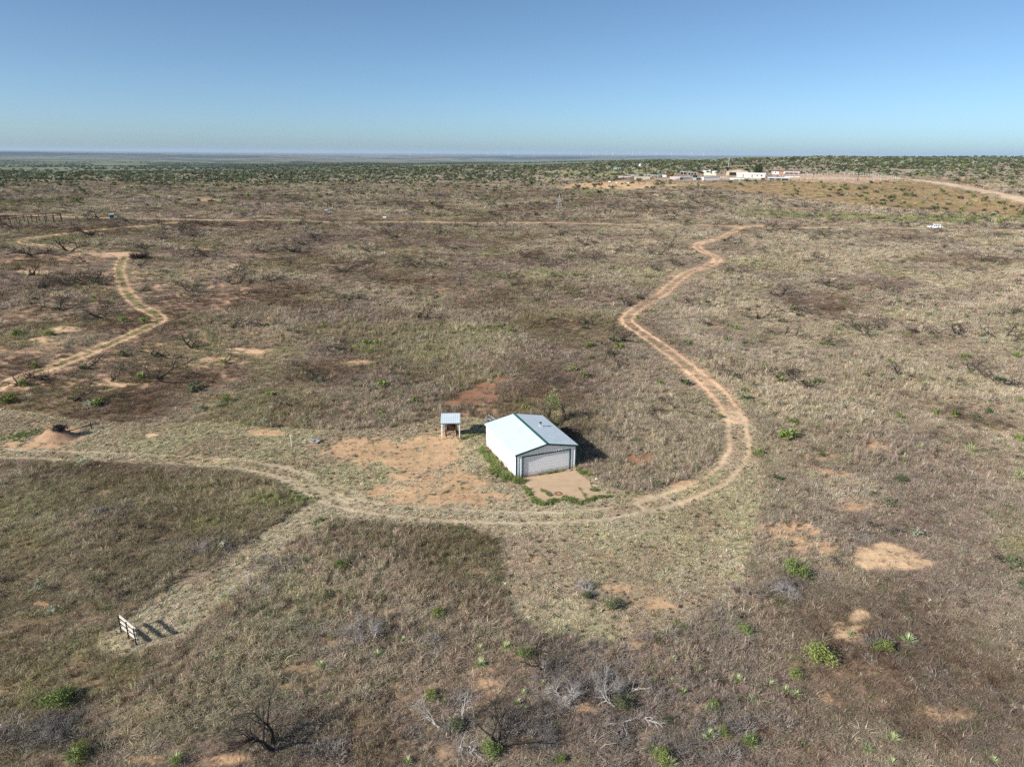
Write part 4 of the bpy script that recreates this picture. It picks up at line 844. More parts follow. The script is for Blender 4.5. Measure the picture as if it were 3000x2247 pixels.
def brush_mesh(name, m, seed, n, rx, h, wid=.014):
    """low tangle of curved dead stems"""
    r = random.Random(seed); g = MB()
    for k in range(n):
        a = r.uniform(0, 6.28); q = math.sqrt(r.random())*rx*.8; p = Vector((math.cos(a)*q, math.sin(a)*q, r.uniform(0, h*.35))); a += r.uniform(-1, 1)
        d = Vector((math.cos(a)*r.uniform(.2, .9), math.sin(a)*r.uniform(.2, .9), r.uniform(.3, 1.0))).normalized(); l = h*r.uniform(.35, .75)
        for i in range(3):
            q_ = p+d*l*.45; g.tube(p, q_, wid*(1-.25*i), wid*(.75-.25*i)+.002, n=3, cap=False); p = q_; d = (d+Vector((r.gauss(0, .3), r.gauss(0, .3), r.gauss(-.12, .25)))).normalized()
            if r.random() < .5: dd = (d+Vector((r.gauss(0, .6), r.gauss(0, .6), r.gauss(0, .4)))).normalized(); g.tube(p, p+dd*l*.4, wid*.6, .003, n=3, cap=False)
    return mesh(name, g.v, g.f, m)
def yucca_mesh(name, seed, n=80, l=.5):
    r = random.Random(seed); V = []; F = []; A = []
    for k in range(n):
        a = r.uniform(0, 6.28); e = math.radians(r.uniform(8, 80)); L_ = l*r.uniform(.75, 1.1); d = Vector((math.cos(a)*math.cos(e), math.sin(a)*math.cos(e), math.sin(e))); s = Vector((-math.sin(a), math.cos(a), 0))*.012
        p = Vector((0, 0, .06)); m_ = p+d*L_*.55; t_ = p+d*L_+Vector((0, 0, -.05)); i = len(V); V += [tuple(p-s*.7), tuple(p+s*.7), tuple(m_+s), tuple(m_-s), tuple(t_)]; F += [(i, i+1, i+2, i+3), (i+3, i+2, i+4)]; v = r.random(); A += [v, v]
    me = mesh(name, V, F, M_yucca); vattr(me, A); return me

# ---- scattered stuff by geometry nodes
PROTO = {}
def proto_col(name, meshes):
    c = bpy.data.collections.new(name)
    for i, me in enumerate(meshes):
        o = bpy.data.objects.new('%s_%02d' % (name, i), me); c.objects.link(o)
    return c
def scatter(name, col, P, kind, rot, scl, tint, label=None):
    me = bpy.data.meshes.new(name); me.vertices.add(len(P)); me.vertices.foreach_set('co', np.asarray(P, np.float32).ravel())
    def at_(n, ty, key, v): a = me.attributes.new(n, ty, 'POINT'); a.data.foreach_set(key, np.asarray(v).ravel())
    at_('kind', 'INT', 'value', np.asarray(kind, np.int32)); at_('rot', 'FLOAT_VECTOR', 'vector', np.asarray(rot, np.float32)); at_('scl', 'FLOAT_VECTOR', 'vector', np.asarray(scl, np.float32))
    at_('tint', 'FLOAT_COLOR', 'color', np.concatenate([tint, np.ones((len(P), 1))], 1).astype(np.float32))
    o = link(name, me); g = bpy.data.node_groups.new(name+'_nodes', 'GeometryNodeTree')
    g.interface.new_socket('Geometry', in_out='INPUT', socket_type='NodeSocketGeometry'); g.interface.new_socket('Geometry', in_out='OUTPUT', socket_type='NodeSocketGeometry')
    N = g.nodes; L = g.links; i_ = N.new('NodeGroupInput'); o_ = N.new('NodeGroupOutput'); ip = N.new('GeometryNodeInstanceOnPoints'); ci = N.new('GeometryNodeCollectionInfo')
    ci.inputs['Collection'].default_value = col; ci.inputs['Separate Children'].default_value = True; ci.inputs['Reset Children'].default_value = True
    ip.inputs['Pick Instance'].default_value = True
    def na(n, ty): a = N.new('GeometryNodeInputNamedAttribute'); a.data_type = ty; a.inputs['Name'].default_value = n; return [s for s in a.outputs if s.enabled and s.name == 'Attribute'][0]
    L.new(i_.outputs[0], ip.inputs['Points']); L.new(ci.outputs[0], ip.inputs['Instance']); L.new(na('kind', 'INT'), ip.inputs['Instance Index'])
    L.new(na('rot', 'FLOAT_VECTOR'), ip.inputs['Rotation']); L.new(na('scl', 'FLOAT_VECTOR'), ip.inputs['Scale']); L.new(ip.outputs[0], o_.inputs[0])
    md = o.modifiers.new('scatter', 'NODES'); md.node_group = g; o['kind'] = 'stuff'
    if label: o['label'] = label
    return o
RNG = np.random.default_rng(7)
def wedge(n, d0, d1, am=46):
    a = np.radians(RNG.uniform(-am, am, n)); r = np.sqrt(RNG.uniform(d0*d0, d1*d1, n)); return np.sin(a)*r, np.cos(a)*r
GR = [grass_mesh('g0', M_tuft, 1, 32, .62, .36, .016, .9), grass_mesh('g1', M_tuft, 2, 36, .5, .44, .015, 1.2), grass_mesh('g2', M_tuft, 3, 20, .75, .25, .014, .6, .9), grass_mesh('g3', M_tuft, 4, 18, .6, .36, .013, 1.0, 1.0), grass_mesh('g4', M_tuft, 5, 36, .38, .42, .018, 1.3),
      grass_mesh('m0', M_tuft, 6, 34, .12, .19, .02, 1.1), grass_mesh('m1', M_tuft, 7, 36, .10, .22, .022, 1.3)]
# broader tufts for the distance
GR += [grass_mesh('b0', M_tuft, 8, 34, .6, .75, .036, 1.0), grass_mesh('b1', M_tuft, 9, 34, .5, .9, .038, 1.2), grass_mesh('b2', M_tuft, 10, 30, .7, .6, .03, .7, .6)]
gcol = proto_col('grass_kinds', GR)
Ps = []; Ks = []; Rs = []; Ss = []; Ts = []
def add_band(n, d0, d1, kinds, sc, only=None):
    x, y = wedge(n, d0, d1); soil, cov, amt, hgt, mown, green = land(x, y)
    keep = RNG.random(n) < amt
    keep &= (mown if only == 'mown' else ~mown)
    x, y, cov, hgt = x[keep], y[keep], cov[keep], hgt[keep]; m_ = len(x)
    if m_ == 0: return
    z = zfun(x, y); k = np.array(kinds)[np.clip((fbm(x, y, 3.5, 81, 2)*1.4-.2+RNG.uniform(-.25, .25, m_))*len(kinds), 0, len(kinds)-1).astype(int)]
    r = np.zeros((m_, 3)); r[:, 2] = RNG.uniform(0, 6.28, m_); r[:, 0] = RNG.normal(0, .12, m_); r[:, 1] = RNG.normal(.1, .12, m_)
    s = RNG.lognormal(0, .25, m_)*sc; sh_ = s*(1 if only == 'mown' else np.clip(hgt/.5, .25, 1.3)*.8)/(1 if sc < 1.3 else sc**.75)
    t = cov*1.38*RNG.lognormal(0, .2, m_)[:, None]*(1+RNG.normal(0, .05, (m_, 3)))
    odd = RNG.random(m_); t[odd < .05] = col3((74, 56, 44)); t[odd > .975] = col3((206, 194, 170)); q_ = (odd > .05) & (odd < .09); t[q_] = col3((104, 116, 66))
    Ps.append(np.stack([x, y, z], 1)); Ks.append(k); Rs.append(r); Ss.append(np.stack([s, s, sh_], 1)); Ts.append(np.clip(t, .01, .8))
add_band(135000, 21, 75, [0, 1, 4, 2, 3], .8)
add_band(150000, 75, 140, [0, 1, 4, 2, 3], 1.05)
add_band(150000, 140, 290, [7, 8, 9, 8], 1.0)
add_band(130000, 290, 640, [7, 8, 9, 8], 2.2)
n_w = sum(len(p) for p in Ps)
scatter('dry_grass', gcol, np.concatenate(Ps), np.concatenate(Ks), np.concatenate(Rs), np.concatenate(Ss), np.concatenate(Ts), 'dry brown and tan prairie grass and weeds covering the plain')
Ps, Ks, Rs, Ss, Ts = [], [], [], [], []
add_band(230000, 36, 100, [5, 6], .78, 'mown')
scatter('mown_grass', gcol, np.concatenate(Ps), np.concatenate(Ks), np.concatenate(Rs), np.concatenate(Ss), np.concatenate(Ts), 'short mown greenish tan grass around the garage and along the path to the rail fence')
print('tufts', n_w, len(Ps[0]))
# green weeds at the garage and apron
GWm = [leaf_mesh('w0', M_weed, 20, 5, 130, .06, .3, .3, .42)]+[grass_mesh('wg', M_weed, 24+i, 60, .5, .36, .02, .9) for i in range(3)]
wcol = proto_col('weed_kinds', GWm); P = []; rnd = random.Random(5)
def zc(x, y): return 1240+x/3.687, 1140+y/3.687
def weed_line(pts, n, w, s):
    Q = [at(*zc(*p)) for p in pts]
    for _ in range(n):
        i = rnd.randrange(len(Q)-1); q = Q[i].lerp(Q[i+1], rnd.random()); a = rnd.uniform(0, 6.28); r = w*math.sqrt(rnd.random()); P.append((q.x+math.cos(a)*r, q.y+math.sin(a)*r, s*rnd.uniform(.6, 1.25)))
weed_line([(625, 655), (700, 740), (790, 840)], 60, .5, .95); weed_line([(790, 840), (840, 920), (960, 985), (1060, 1005)], 90, .5, .95); weed_line([(690, 860), (760, 920), (870, 1010)], 20, .35, .7); weed_line([(1000, 1010), (1060, 1000)], 22, .3, .8)
weed_line([(1100, 1085), (1120, 1110), (1180, 1170), (1200, 1220), (1260, 1240), (1340, 1250)], 60, .3, .7); weed_line([(1340, 1245), (1420, 1215), (1500, 1195), (1560, 1195), (1640, 1225)], 55, .28, .75); weed_line([(1680, 1245), (1780, 1215), (1860, 1180), (2010, 1165)], 46, .25, .65)
weed_line([(1275, 1110), (1330, 1135), (1375, 1165)], 16, .12, .6); weed_line([(1810, 1105), (1910, 1095)], 16, .15, .6); weed_line([(1680, 925), (1760, 900), (1820, 950)], 34, .35, .6); weed_line([(1665, 870), (1700, 920)], 14, .2, .6)
weed_line([(1220, 935), (1400, 905), (1560, 868)], 44, .10, .55); weed_line([(1680, 1070), (1720, 1130), (1750, 1190)], 9, .08, .45); weed_line([(365, 545), (440, 530), (520, 525)], 26, .3, .6); weed_line([(430, 470), (640, 500)], 20, .5, .5)
weed_line([(380, 990), (440, 1100)], 10, .25, .4); weed_line([(600, 930), (620, 940)], 4, .1, .4)
def weed_ov(pts, n, w, s):
    weed_line([((x*OV-1240)*3.687, (y*OV-1140)*3.687) for x, y in pts], n, w, s)
weed_ov([(575, 1085), (620, 1075), (680, 1082)], 70, 1.2, .7); weed_ov([(30, 945), (80, 935)], 60, .9, .55); weed_ov([(0, 948), (60, 950)], 40, .8, .4); weed_ov([(620, 1105), (600, 1095)], 12, .5, .6); weed_ov([(675, 1130), (700, 1125)], 12, .4, .6); weed_ov([(1035, 1180), (1050, 1195)], 12, .6, .6); weed_ov([(800, 1135), (1000, 1140)], 24, .5, .4)
P = np.array(P); n = len(P); hz_ = zfun(P[:, 0], P[:, 1])
ca, sa = math.cos(GARAGE[2]), math.sin(GARAGE[2]); gx = (P[:, 0]-GARAGE[0])*ca+(P[:, 1]-GARAGE[1])*sa; gy = -(P[:, 0]-GARAGE[0])*sa+(P[:, 1]-GARAGE[1])*ca
ok = ~((gx > -.3) & (gx < 6.6) & (gy > -.12) & (gy < 8.3)); P = P[ok]; hz_ = hz_[ok]; n = len(P)
hz_ = np.where(inside(P[:, 0], P[:, 1], DRIVEP), .055, hz_)
scatter('green_weeds', wcol, np.stack([P[:, 0], P[:, 1], hz_], 1), RNG.integers(0, 4, n), np.stack([np.zeros(n), np.zeros(n), RNG.uniform(0, 6.28, n)], 1), np.repeat(P[:, 2:3], 3, 1), np.ones((n, 3))*.2, 'fresh green weeds along the garage walls and around the sandy apron')
# tangled dead brush on the nearest ground
BR = [brush_mesh('t%d' % i, M_twig2 if i else M_twig, 60+i, 46, .6, .5, .011) for i in range(4)]
bcol = proto_col('brush_kinds', BR); P = []
for (cx, cy, rx, ry, n) in ((1350, 1520, 150, 60, 70), (1230, 1570, 160, 60, 40), (1000, 1570, 100, 50, 34), (1400, 1600, 120, 40, 44), (60, 1590, 90, 50, 60), (140, 1570, 60, 40, 40), (1250, 1460, 70, 30, 50), (1690, 1275, 50, 22, 40), (460, 1175, 60, 25, 45), (600, 1230, 50, 25, 30), (840, 1370, 80, 30, 40), (1600, 1560, 60, 40, 30), (700, 1620, 60, 25, 30), (1900, 1400, 60, 25, 25), (1620, 690, 60, 20, 25), (1250, 770, 60, 20, 40), (1540, 1640, 60, 20, 20), (230, 1110, 60, 20, 30)):
    for _ in range(n//2): q = ov(cx+rnd.gauss(0, .75)*rx, min(1700, cy+rnd.gauss(0, .6)*ry)); P.append((q.x, q.y, q.z, rnd.uniform(.6, 1.3)))
P = np.array(P); n = len(P)
scatter('dead_brush', bcol, P[:, :3], RNG.integers(0, 4, n), np.stack([np.zeros(n), np.zeros(n), RNG.uniform(0, 6.28, n)], 1), np.repeat(P[:, 3:4], 3, 1), np.ones((n, 3))*.2, 'grey tangles of dead brush lying in the dry grass')

# ------------------------------------------------------------------ individual plants
DT = [dead_tree(101, 3.0, 3, 1.0, .8, 4, .095, .75, kr=.66), dead_tree(102, 2.6, 4, 1.2, .7, 4, .08, .6, kr=.66), dead_tree(103, 3.2, 2, 1.0, 1., 4, .13, .8, kr=.66), dead_tree(104, 2.2, 5, 1.3, .8, 3, .05, .5), dead_tree(105, 2.8, 3, 1.1, .55, 3, .075, .7), dead_tree(106, 2.4, 3, 1.5, .6, 3, .07, .3)]
DTM = [(mesh('dead_trunk', a.v, a.f, M_bark), mesh('dead_twigs', b_.v, b_.f, M_bark)) for a, b_ in DT]
print('tree tris', [(len(a.f), len(b_.f)) for a, b_ in DT])
DTF = [(mesh('dead_trunk', a.v, a.f, M_bark2), mesh('dead_twigs', b_.v, b_.f, M_bark2)) for a, b_ in (dead_tree(121, 3.0, 3, 1.0, .9, 3, .10, .75, kr=.72), dead_tree(122, 2.6, 4, 1.3, .9, 3, .09, .55, kr=.72), dead_tree(123, 3.2, 2, 1.0, 1., 3, .11, .8, kr=.72), dead_tree(124, 2.3, 5, 1.5, .8, 3, .085, .45, kr=.72), dead_tree(125, 2.9, 3, 1.1, .9, 3, .10, .6, kr=.72), dead_tree(126, 2.3, 3, 1.7, .8, 3, .10, .3, kr=.72))]
DTP = [(mesh('pale_trunk', a.v, a.f, M_pale), mesh('pale_twigs', b_.v, b_.f, M_pale)) for a, b_ in (dead_tree(111, 1.5, 5, 1.9, .8, 4, .06, .12), dead_tree(112, 1.4, 4, 2.2, .7, 3, .06, .1))]
BUm = [(mesh('bush_stems', a.v, a.f, M_bark), leaf_mesh('bush_leaves', mm, 200+i, 13, 1100, .05, .85, .85, .95)) for i, (a, mm) in enumerate(((DT[3][0], M_leaf), (DT[1][0], M_leaf), (DT[3][0], M_dleaf), (DT[4][0], M_gleaf)))]
BU1 = [leaf_mesh('shrub', M_leaf, 210+i, 6, 170, .13, .8, .8, 1.0) for i in range(3)]+[leaf_mesh('shrub_dark', M_dleaf, 214+i, 6, 170, .14, .8, .8, 1.0) for i in range(2)]+[leaf_mesh('shrub_grey', M_gleaf, 217, 6, 150, .13, .8, .8, .9)]
YU = [yucca_mesh('yucca_blades', 300+i) for i in range(3)]
BRD = brush_mesh('brush_twigs', M_bark2, 72, 320, .95, 1.1, .03)
def twiggy(name, m, seed, h, stems, depth, rad):
    a, b_ = dead_tree(seed, h, stems, 1.5, 1., depth, rad, .5, kr=.7); g = MB(); g.v = a.v+b_.v; k = len(a.v); g.f = a.f+[tuple(i+k for i in f) for f in b_.f]; return mesh(name, g.v, g.f, m)
BRB = [twiggy('brush_twigs', M_silver, 71, 1.35, 9, 4, .085), twiggy('brush_twigs', M_twig, 72, 1.2, 8, 4, .045)]
SPT = [(mesh('dead_trunk', a.v, a.f, M_bark2), mesh('dead_twigs', b_.v, b_.f, M_bark2)) for a, b_ in (dead_tree(131, 3.6, 3, 1.2, 1., 4, .15, .65, kr=.7), dead_tree(151, 4.2, 3, .8, 1., 4, .13, 1.1, kr=.68), dead_tree(143, 3.4, 3, 1.0, .9, 4, .10, .9, kr=.66))]
print('special', [(len(a.polygons), len(b_.polygons)) for a, b_ in SPT])
rnd = random.Random(77)
def tree(p, s, v, label, group=None, mats=DTM, leaves=None, name='dead_mesquite', cat='dead tree', rz=None, wide=1.):
    e_ = empty(name, p, rnd.uniform(0, 6.28) if rz is None else rz, label, cat, group); e_.scale = (s*wide, s*wide, s)
    link('trunk', mats[v][0], e_); link('crown', mats[v][1], e_)
    if leaves: link('leaves', leaves, e_)
    return e_
def bush(p, w, v, label, group=None, name='green_shrub', cat='shrub', zs=1.):
    e_ = empty(name, p, rnd.uniform(0, 6.28), label, cat, group); s = w/1.7; e_.scale = (s, s, s*zs)
    link('foliage', BUm[v][1], e_); st = link('stems', BUm[v][0], e_); st.scale = (.3, .3, .3); return e_
def one(name, me, p, s, label, cat, group=None, zs=1.):
    o = link(name, me); o.location = p; o.rotation_euler = (0, 0, rnd.uniform(0, 6.28)); o.scale = (s, s, s*zs); tag(o, label, cat, group); return o
# large dead trees near the camera
tree(ov(591, 1618), 1.1, 1, 'large bare dead tree with a thick forked trunk at the bottom left of centre', mats=SPT, rz=1.0)
tree(ov(1077, 1610), 1.05, 2, 'tall bare tree over the bright green bush at the bottom centre', mats=SPT)
tree(ov(985, 1590), 1.5, 0, 'bleached twisted tree fallen low over the dry grass left of the bottom centre tree', mats=DTP, name='fallen_tree', cat='fallen tree')
tree(ov(1345, 1530), 1.5, 1, 'sprawling bleached fallen limbs in the grey brush at the bottom right of centre', mats=DTP, name='fallen_tree', cat='fallen tree')
tree(ov(1168, 1440), .95, 1, 'dark dead tree leaning over the upright green bush beside the yuccas')
tree(ov(1185, 1462), .8, 1, 'pale fallen branches at the foot of the dark leaning tree by the yuccas', mats=DTP, name='fallen_branches', cat='fallen branch')
tree(ov(545, 1280), .95, 0, 'bleached silver dead branches lying beside the mown path', mats=DTP, name='fallen_tree', cat='fallen tree')
tree(ov(1870, 1170), .5, 1, 'short white dead limb at the upper edge of the sandy clearing', mats=DTP, name='fallen_branches', cat='fallen branch')
tree(ov(1705, 1262), .55, 4, 'black broken stump leaning by the wide bright bush on the right')
tree(ov(1893, 1405), .45, 4, 'small forked dead stump beside a round green bush at lower right')
tree(ov(740, 1215), .62, 3, 'thin bare tree above a low green bush left of centre')
tree(ov(500, 1122), .6, 5, 'crooked dark dead tree in the grey weeds above the mown path')
tree(ov(2020, 1115), .5, 3, 'small bare brushy tree among the grass on the right side')
t_ = tree(ov(1206, 925), 1.25, 0, 'half dead mesquite with yellowish leaves right behind the garage', mats=SPT, leaves=leaf_mesh('thin_leaves', leafmat('yellowing leaves', (.30, .34, .11), (.52, .54, .24)), 230, 7, 900, .075, 1.2, 1.2, 3.0), name='mesquite_tree', cat='tree', rz=2.4, wide=1.15)
for c_ in t_.children:
    if c_.name.startswith('leaves'): c_.location = (1.0, -.3, .5); c_.scale = (.85, .85, 1)
tree(ov(1197, 832), .95, 1, 'grey bare tree straight above the half dead mesquite'); tree(ov(1130, 862), .75, 5, 'small dark dead tree above the garage ridge')
tree(ov(1478, 885), .95, 5, 'dark fallen dead mesquite inside the bend of the dirt track'); tree(ov(1500, 872), .7, 3, 'second dark dead mesquite inside the bend, nearer the track'); tree(ov(1388, 895), .6, 3, 'low bare shrub below the dark red weeds inside the track bend')
tree(ov(688, 825), .9, 1, 'spreading mesquite with pale silvery leaves in the brown weeds', leaves=BUm[3][1], name='pale_mesquite', cat='tree')
one('grey_brush', BRB[0], ov(785, 1375), 1.25, 'large round silver grey thorn brush below centre left', 'brush'); one('grey_brush', BRB[1], ov(930, 1395), 1.0, 'faint grey thorn brush right of the large silver one', 'brush')
one('grey_brush', BRB[1], ov(440, 1190), 1.0, 'dark grey tangle of brush against the mown path edge', 'brush'); one('grey_brush', BRB[1], ov(215, 1110), .9, 'grey wiry brush in the weeds left of the mown path', 'brush')
one('grey_brush', BRB[0], ov(1265, 1275), .7, 'pale wiry brush behind the smaller round bush on the mown ground', 'brush'); one('grey_brush', BRB[1], ov(105, 1600), 1.1, 'grey leafless thicket in the bottom left corner', 'brush'); one('grey_brush', BRB[0], ov(1215, 1510), 1.1, 'grey arching brush around the pale yuccas', 'brush')
one('grey_brush', BRB[0], ov(1310, 1490), 1.1, 'pale brush behind the sprawling fallen limbs', 'brush'); one('grey_brush', BRB[1], ov(1160, 1600), 1.2, 'grey brush right of the bottom centre tree', 'brush'); one('grey_brush', BRB[0], ov(1700, 1285), .8, 'silvery brush below the wide bright bush on the right', 'brush')
one('brush_heap', BRD, ov(300, 560), 1.9, 'dark heap of cut brush at the bend of the left track', 'brush pile', zs=.9)
for (x, y, w, v, lb) in ((125, 1525, 2.1, 0, 'bright yellow green bush near the lower left corner'), (150, 1505, 1.3, 1, 'smaller yellow green bush touching the lower left one'), (948, 1335, 1.3, 1, 'upright fresh green bush beside a small bare dirt spot'), (740, 1228, 1.4, 1, 'low green bush under the thin bare tree left of centre'),
    (1268, 1292, 1.0, 2, 'smaller of two round bushes on the mown ground'), (1322, 1315, 1.5, 2, 'larger round dark green bush on the mown ground'), (1720, 1243, 2.2, 1, 'wide bright green bush left of the sandy clearing'), (1770, 1428, 2.1, 0, 'yellow green feathery bush in the lower right'), (1905, 1405, 1.4, 1, 'round green bush with a dead stump in the lower right'),
    (1136, 1418, 1.3, 1, 'upright green bush against the dark leaning tree'), (930, 1512, 1.1, 1, 'narrow bright green bush above the bleached fallen tree'), (1062, 1627, 1.4, 0, 'bright green bush at the foot of the bottom centre tree'), (985, 1575, 1.2, 2, 'green growth inside the bleached twisted tree'), (1345, 1530, 1.5, 2, 'grey green growth inside the sprawling fallen limbs'),
    (1718, 1465, 1.0, 1, 'small bluish green bush below the feathery yellow green one'), (1610, 1367, 1.2, 0, 'low yellow green bush at the right edge of the mown ground'), (710, 1290, 1.1, 2, 'olive bush with a dark stump left of centre'), (823, 1298, .9, 2, 'small olive bush on the dark grass left of centre'), (775, 1378, .9, 3, 'grey green growth in the silver thorn brush'),
    (1692, 945, 1.5, 0, 'long bright bush right of the track bend'), (1716, 918, 1.0, 1, 'small bright bush just above the long one by the track'), (1775, 986, 1.0, 2, 'round dark green bush in the right field'), (1945, 1042, 1.5, 2, 'wide dark green bush low in the right field'), (1905, 1000, 1.1, 2, 'flat green bush between the two dark ones in the right field'),
    (1555, 902, 1.1, 1, 'round green bush at the inner edge of the track'), (1480, 830, 1.0, 1, 'green bush inside the track above the fallen mesquite'), (800, 764, 1.7, 0, 'bright green patch of bush in the middle of the left field'), (430, 885, 1.5, 3, 'silvery grey green bush at the edge of the mown strip'), (470, 880, 1.2, 3, 'right companion of the silvery bush by the mown strip'), (1428, 1642, 1.2, 0, 'yellow green bush among the yuccas at the bottom right of centre'), (1560, 1588, .9, 0, 'small yellow green bush beside the curved dead limb'), (1208, 1645, .8, 1, 'fresh green tuft of bush at the bottom edge centre'), (170, 1638, 1.5, 0, 'low wide green bush at the bottom left corner'), (382, 1648, .8, 1, 'small green bush at the bottom edge left'), (1540, 1532, 1.0, 0, 'grassy green bush in the lower right brush'), (1622, 1606, 1.0, 1, 'bright green tuft of bush in the lower right corner area'), (1440, 1560, .7, 2, 'little olive bush above the bottom yuccas'), (650, 1240, .8, 2, 'olive green bush on the slope below the mown path'), (400, 1280, .1, 1, '')):
    if lb: bush(ov(x, y), w*1.1, v, lb)
YLAB = []
# yuccas
yl = [(1035, 1405), (1092, 1403), (1037, 1440), (815, 1420), (693, 1442), (870, 1388), (1062, 1355), (465, 1428), (495, 1418), (288, 1475), (195, 1236), (268, 1260), (145, 1180), (487, 1293), (132, 1327), (1961, 1388), (1837, 1373), (1928, 1600), (1871, 1620), (1927, 1650), (2146, 1645), (1697, 1494), (1718, 1504), (1663, 1482), (1449, 1473), (1509, 1450), (1452, 1429), (1593, 1472), (1624, 1517), (1523, 1540), (1535, 1535), (1549, 1530), (1520, 1600), (1532, 1592), (1560, 1585), (1612, 1604), (1622, 1612), (1440, 1650), (1450, 1655), (1408, 1622), (1416, 1630), (1425, 1640), (1613, 1364), (1135, 1537), (1117, 1524), (1192, 1494), (1172, 1478), (880, 1650), (160, 1640), (172, 1636), (184, 1634), (380, 1645), (960, 1520), (1130, 1500), (1475, 1500)]
yn = {0: 'upper yucca of the pair left of the upright green bush', 1: 'wide pale yucca between that pair and the upright green bush', 2: 'lower and larger yucca of the pair left of the upright green bush', 3: 'dark green yucca below the silver thorn brush', 4: 'small yucca left of the silver thorn brush', 5: 'pale flat yucca right of the silver thorn brush', 6: 'lone small yucca on the edge of the mown ground', 13: 'yucca at the edge of the mown path above the rail fence', 9: 'lone yucca below the rail fence', 15: 'pale spiky yucca right of the stump in the lower right', 20: 'pale yucca at the far lower right corner'}
for i, (x, y) in enumerate(yl):
    s = {1: 1.15, 2: 1.1, 3: 1.1, 15: 1.3, 48: 1.3}.get(i, rnd.uniform(.65, 1.05))*1.1; p = ov(x, y)
    lb = yn.get(i) or ('spiky yucca clump in the dry grass of the lower left' if x < 800 else 'spiky yucca clump in the grey brush of the lower centre' if x < 1700 and i != 0 else 'spiky yucca clump in the thin grass of the lower right')
    o = one('yucca', YU[i % 3], p, s, lb, 'yucca', None if i in yn else 'yuccas scattered in the foreground grass '+('left' if x < 800 else 'centre' if x < 1700 else 'right'))
    if i not in yn: YLAB.append((o, 'spiky yucca' if s < 1.2 else 'broad spiky yucca'))
PG = grass_mesh('pale_clump', M_pgrass, 90, 60, .5, .5, .03, 1.0)
for i, (x, y, s, lb) in enumerate(((2095, 975, 1.7, 'largest pale yellow green grass clump in the right field'), (2105, 987, 1.2, 'smaller pale clump touching the largest one'), (2040, 955, .9, 'small pale clump left of the largest one'), (2203, 1030, 1.8, 'cream grass clump at the right edge'), (1755, 1030, 1.0, 'pale grass clump beside a flat green bush'), (1985, 968, 1.2, 'wide straw coloured clump in the right field'), (1980, 1005, .7, 'tiny pale clump below the straw coloured one'), (1765, 1060, .8, 'pale clump at the lower edge of the right field bare spot'))):
    one('pale_grass_clump', PG, ov(x, y), s, lb, 'grass clump')

LMK = [(2735, 665, 'the white car'), (1600, 1250, 'the garage'), (1320, 1240, 'the open shelter'), (1638, 605, 'the windmill tower'), (328, 636, 'the blue blind'), (90, 655, 'the pipe pen'), (1835, 940, 'the sharpest bend of the track'), (2110, 758, 'the small hook of the track'), (2190, 665, 'the top of the track'), (2120, 1130, 'the long curve of the track'), (410, 757, 'the heap of cut brush'), (470, 930, 'the elbow of the left track'), (961, 618, 'the pale water trough'), (1127, 640, 'the small white box'), (160, 1275, 'the soil heap'), (50, 1120, 'the left end of the track'), (2840, 1320, 'the largest pale clump'), (2300, 1278, 'the long bright bush'), (1420, 1150, 'the dark red bare patch'), (930, 1120, 'the pale silvery mesquite'), (1070, 1035, 'the bright bush patch'), (1770, 620, 'the row of dark posts'), (60, 715, 'the left track loop'), (1040, 700, 'the left field centre'), (1500, 760, 'the central field centre'), (2500, 760, 'the right field centre'), (2600, 1000, 'the tan grass centre'), (2950, 850, 'the right photo edge'), (1830, 538, 'the three white boxes'), (2195, 515, 'the cream mobile home'), (2512, 520, 'the white fence bend'), (2900, 560, 'the gravel road end'), (600, 560, 'the far left plain'), (1100, 540, 'the far middle plain'), (1500, 980, 'the ground behind the garage')]
ORD = ['closest', 'second closest', 'third closest', 'fourth closest', 'fifth closest', 'sixth closest', 'seventh closest', 'eighth closest', 'ninth closest', 'tenth closest']
CELL = {}
def spot(objs):
    L_ = []
    for o, what in objs:
        x, y = project(o.location); d, i = min((math.hypot(x-a, (y-b)*1.6), i) for i, (a, b, _) in enumerate(LMK)); a, b, nm = LMK[i]
        dx, dy = x-a, (y-b)*1.6; h = 'left' if dx < 0 else 'right'; v = 'beyond' if dy < 0 else 'in front'
        w = ('to the %s of' % h) if abs(dx) > 2.4*abs(dy) else (('behind' if dy < 0 else 'in front of') if abs(dy) > 2.4*abs(dx) else ('behind and %s of' % h if dy < 0 else 'in front and %s of' % h))
        L_.append((what, w, nm, d, o))
    cells = {}
    for t in L_: cells.setdefault(t[:3], []).append(t)
    for k, v in cells.items():
        v.sort(key=lambda t: t[3])
        for j, t in enumerate(v):
            lb_ = ('%s %s %s' % (k[0], k[1], k[2])) if len(v) == 1 else ('%s %s %s, %s' % (k[0], k[1], k[2], ORD[min(j, 9)]))
            t[4]['label'] = lb_ if len(lb_.split()) <= 16 else lb_.split(' ', 1)[1]
L0 = LMK; LMK = [(801, 2190, 'the large bottom tree'), (385, 1850, 'the rail fence'), (1065, 1860, 'the silver thorn brush'), (1460, 2180, 'the bottom centre tree'), (1540, 1925, 'the upright green bush'), (1825, 2070, 'the sprawling fallen limbs'), (2400, 1935, 'the feathery yellow green bush'), (2585, 1905, 'the round green bush'), (230, 2215, 'the lower left corner'), (2335, 1685, 'the wide bright bush'), (2185, 1855, 'the low yellow green bush'), (2100, 2180, 'the lower middle edge'), (2700, 2200, 'the lower right edge'), (300, 1660, 'the left field of weeds')]
spot(YLAB); LMK = L0
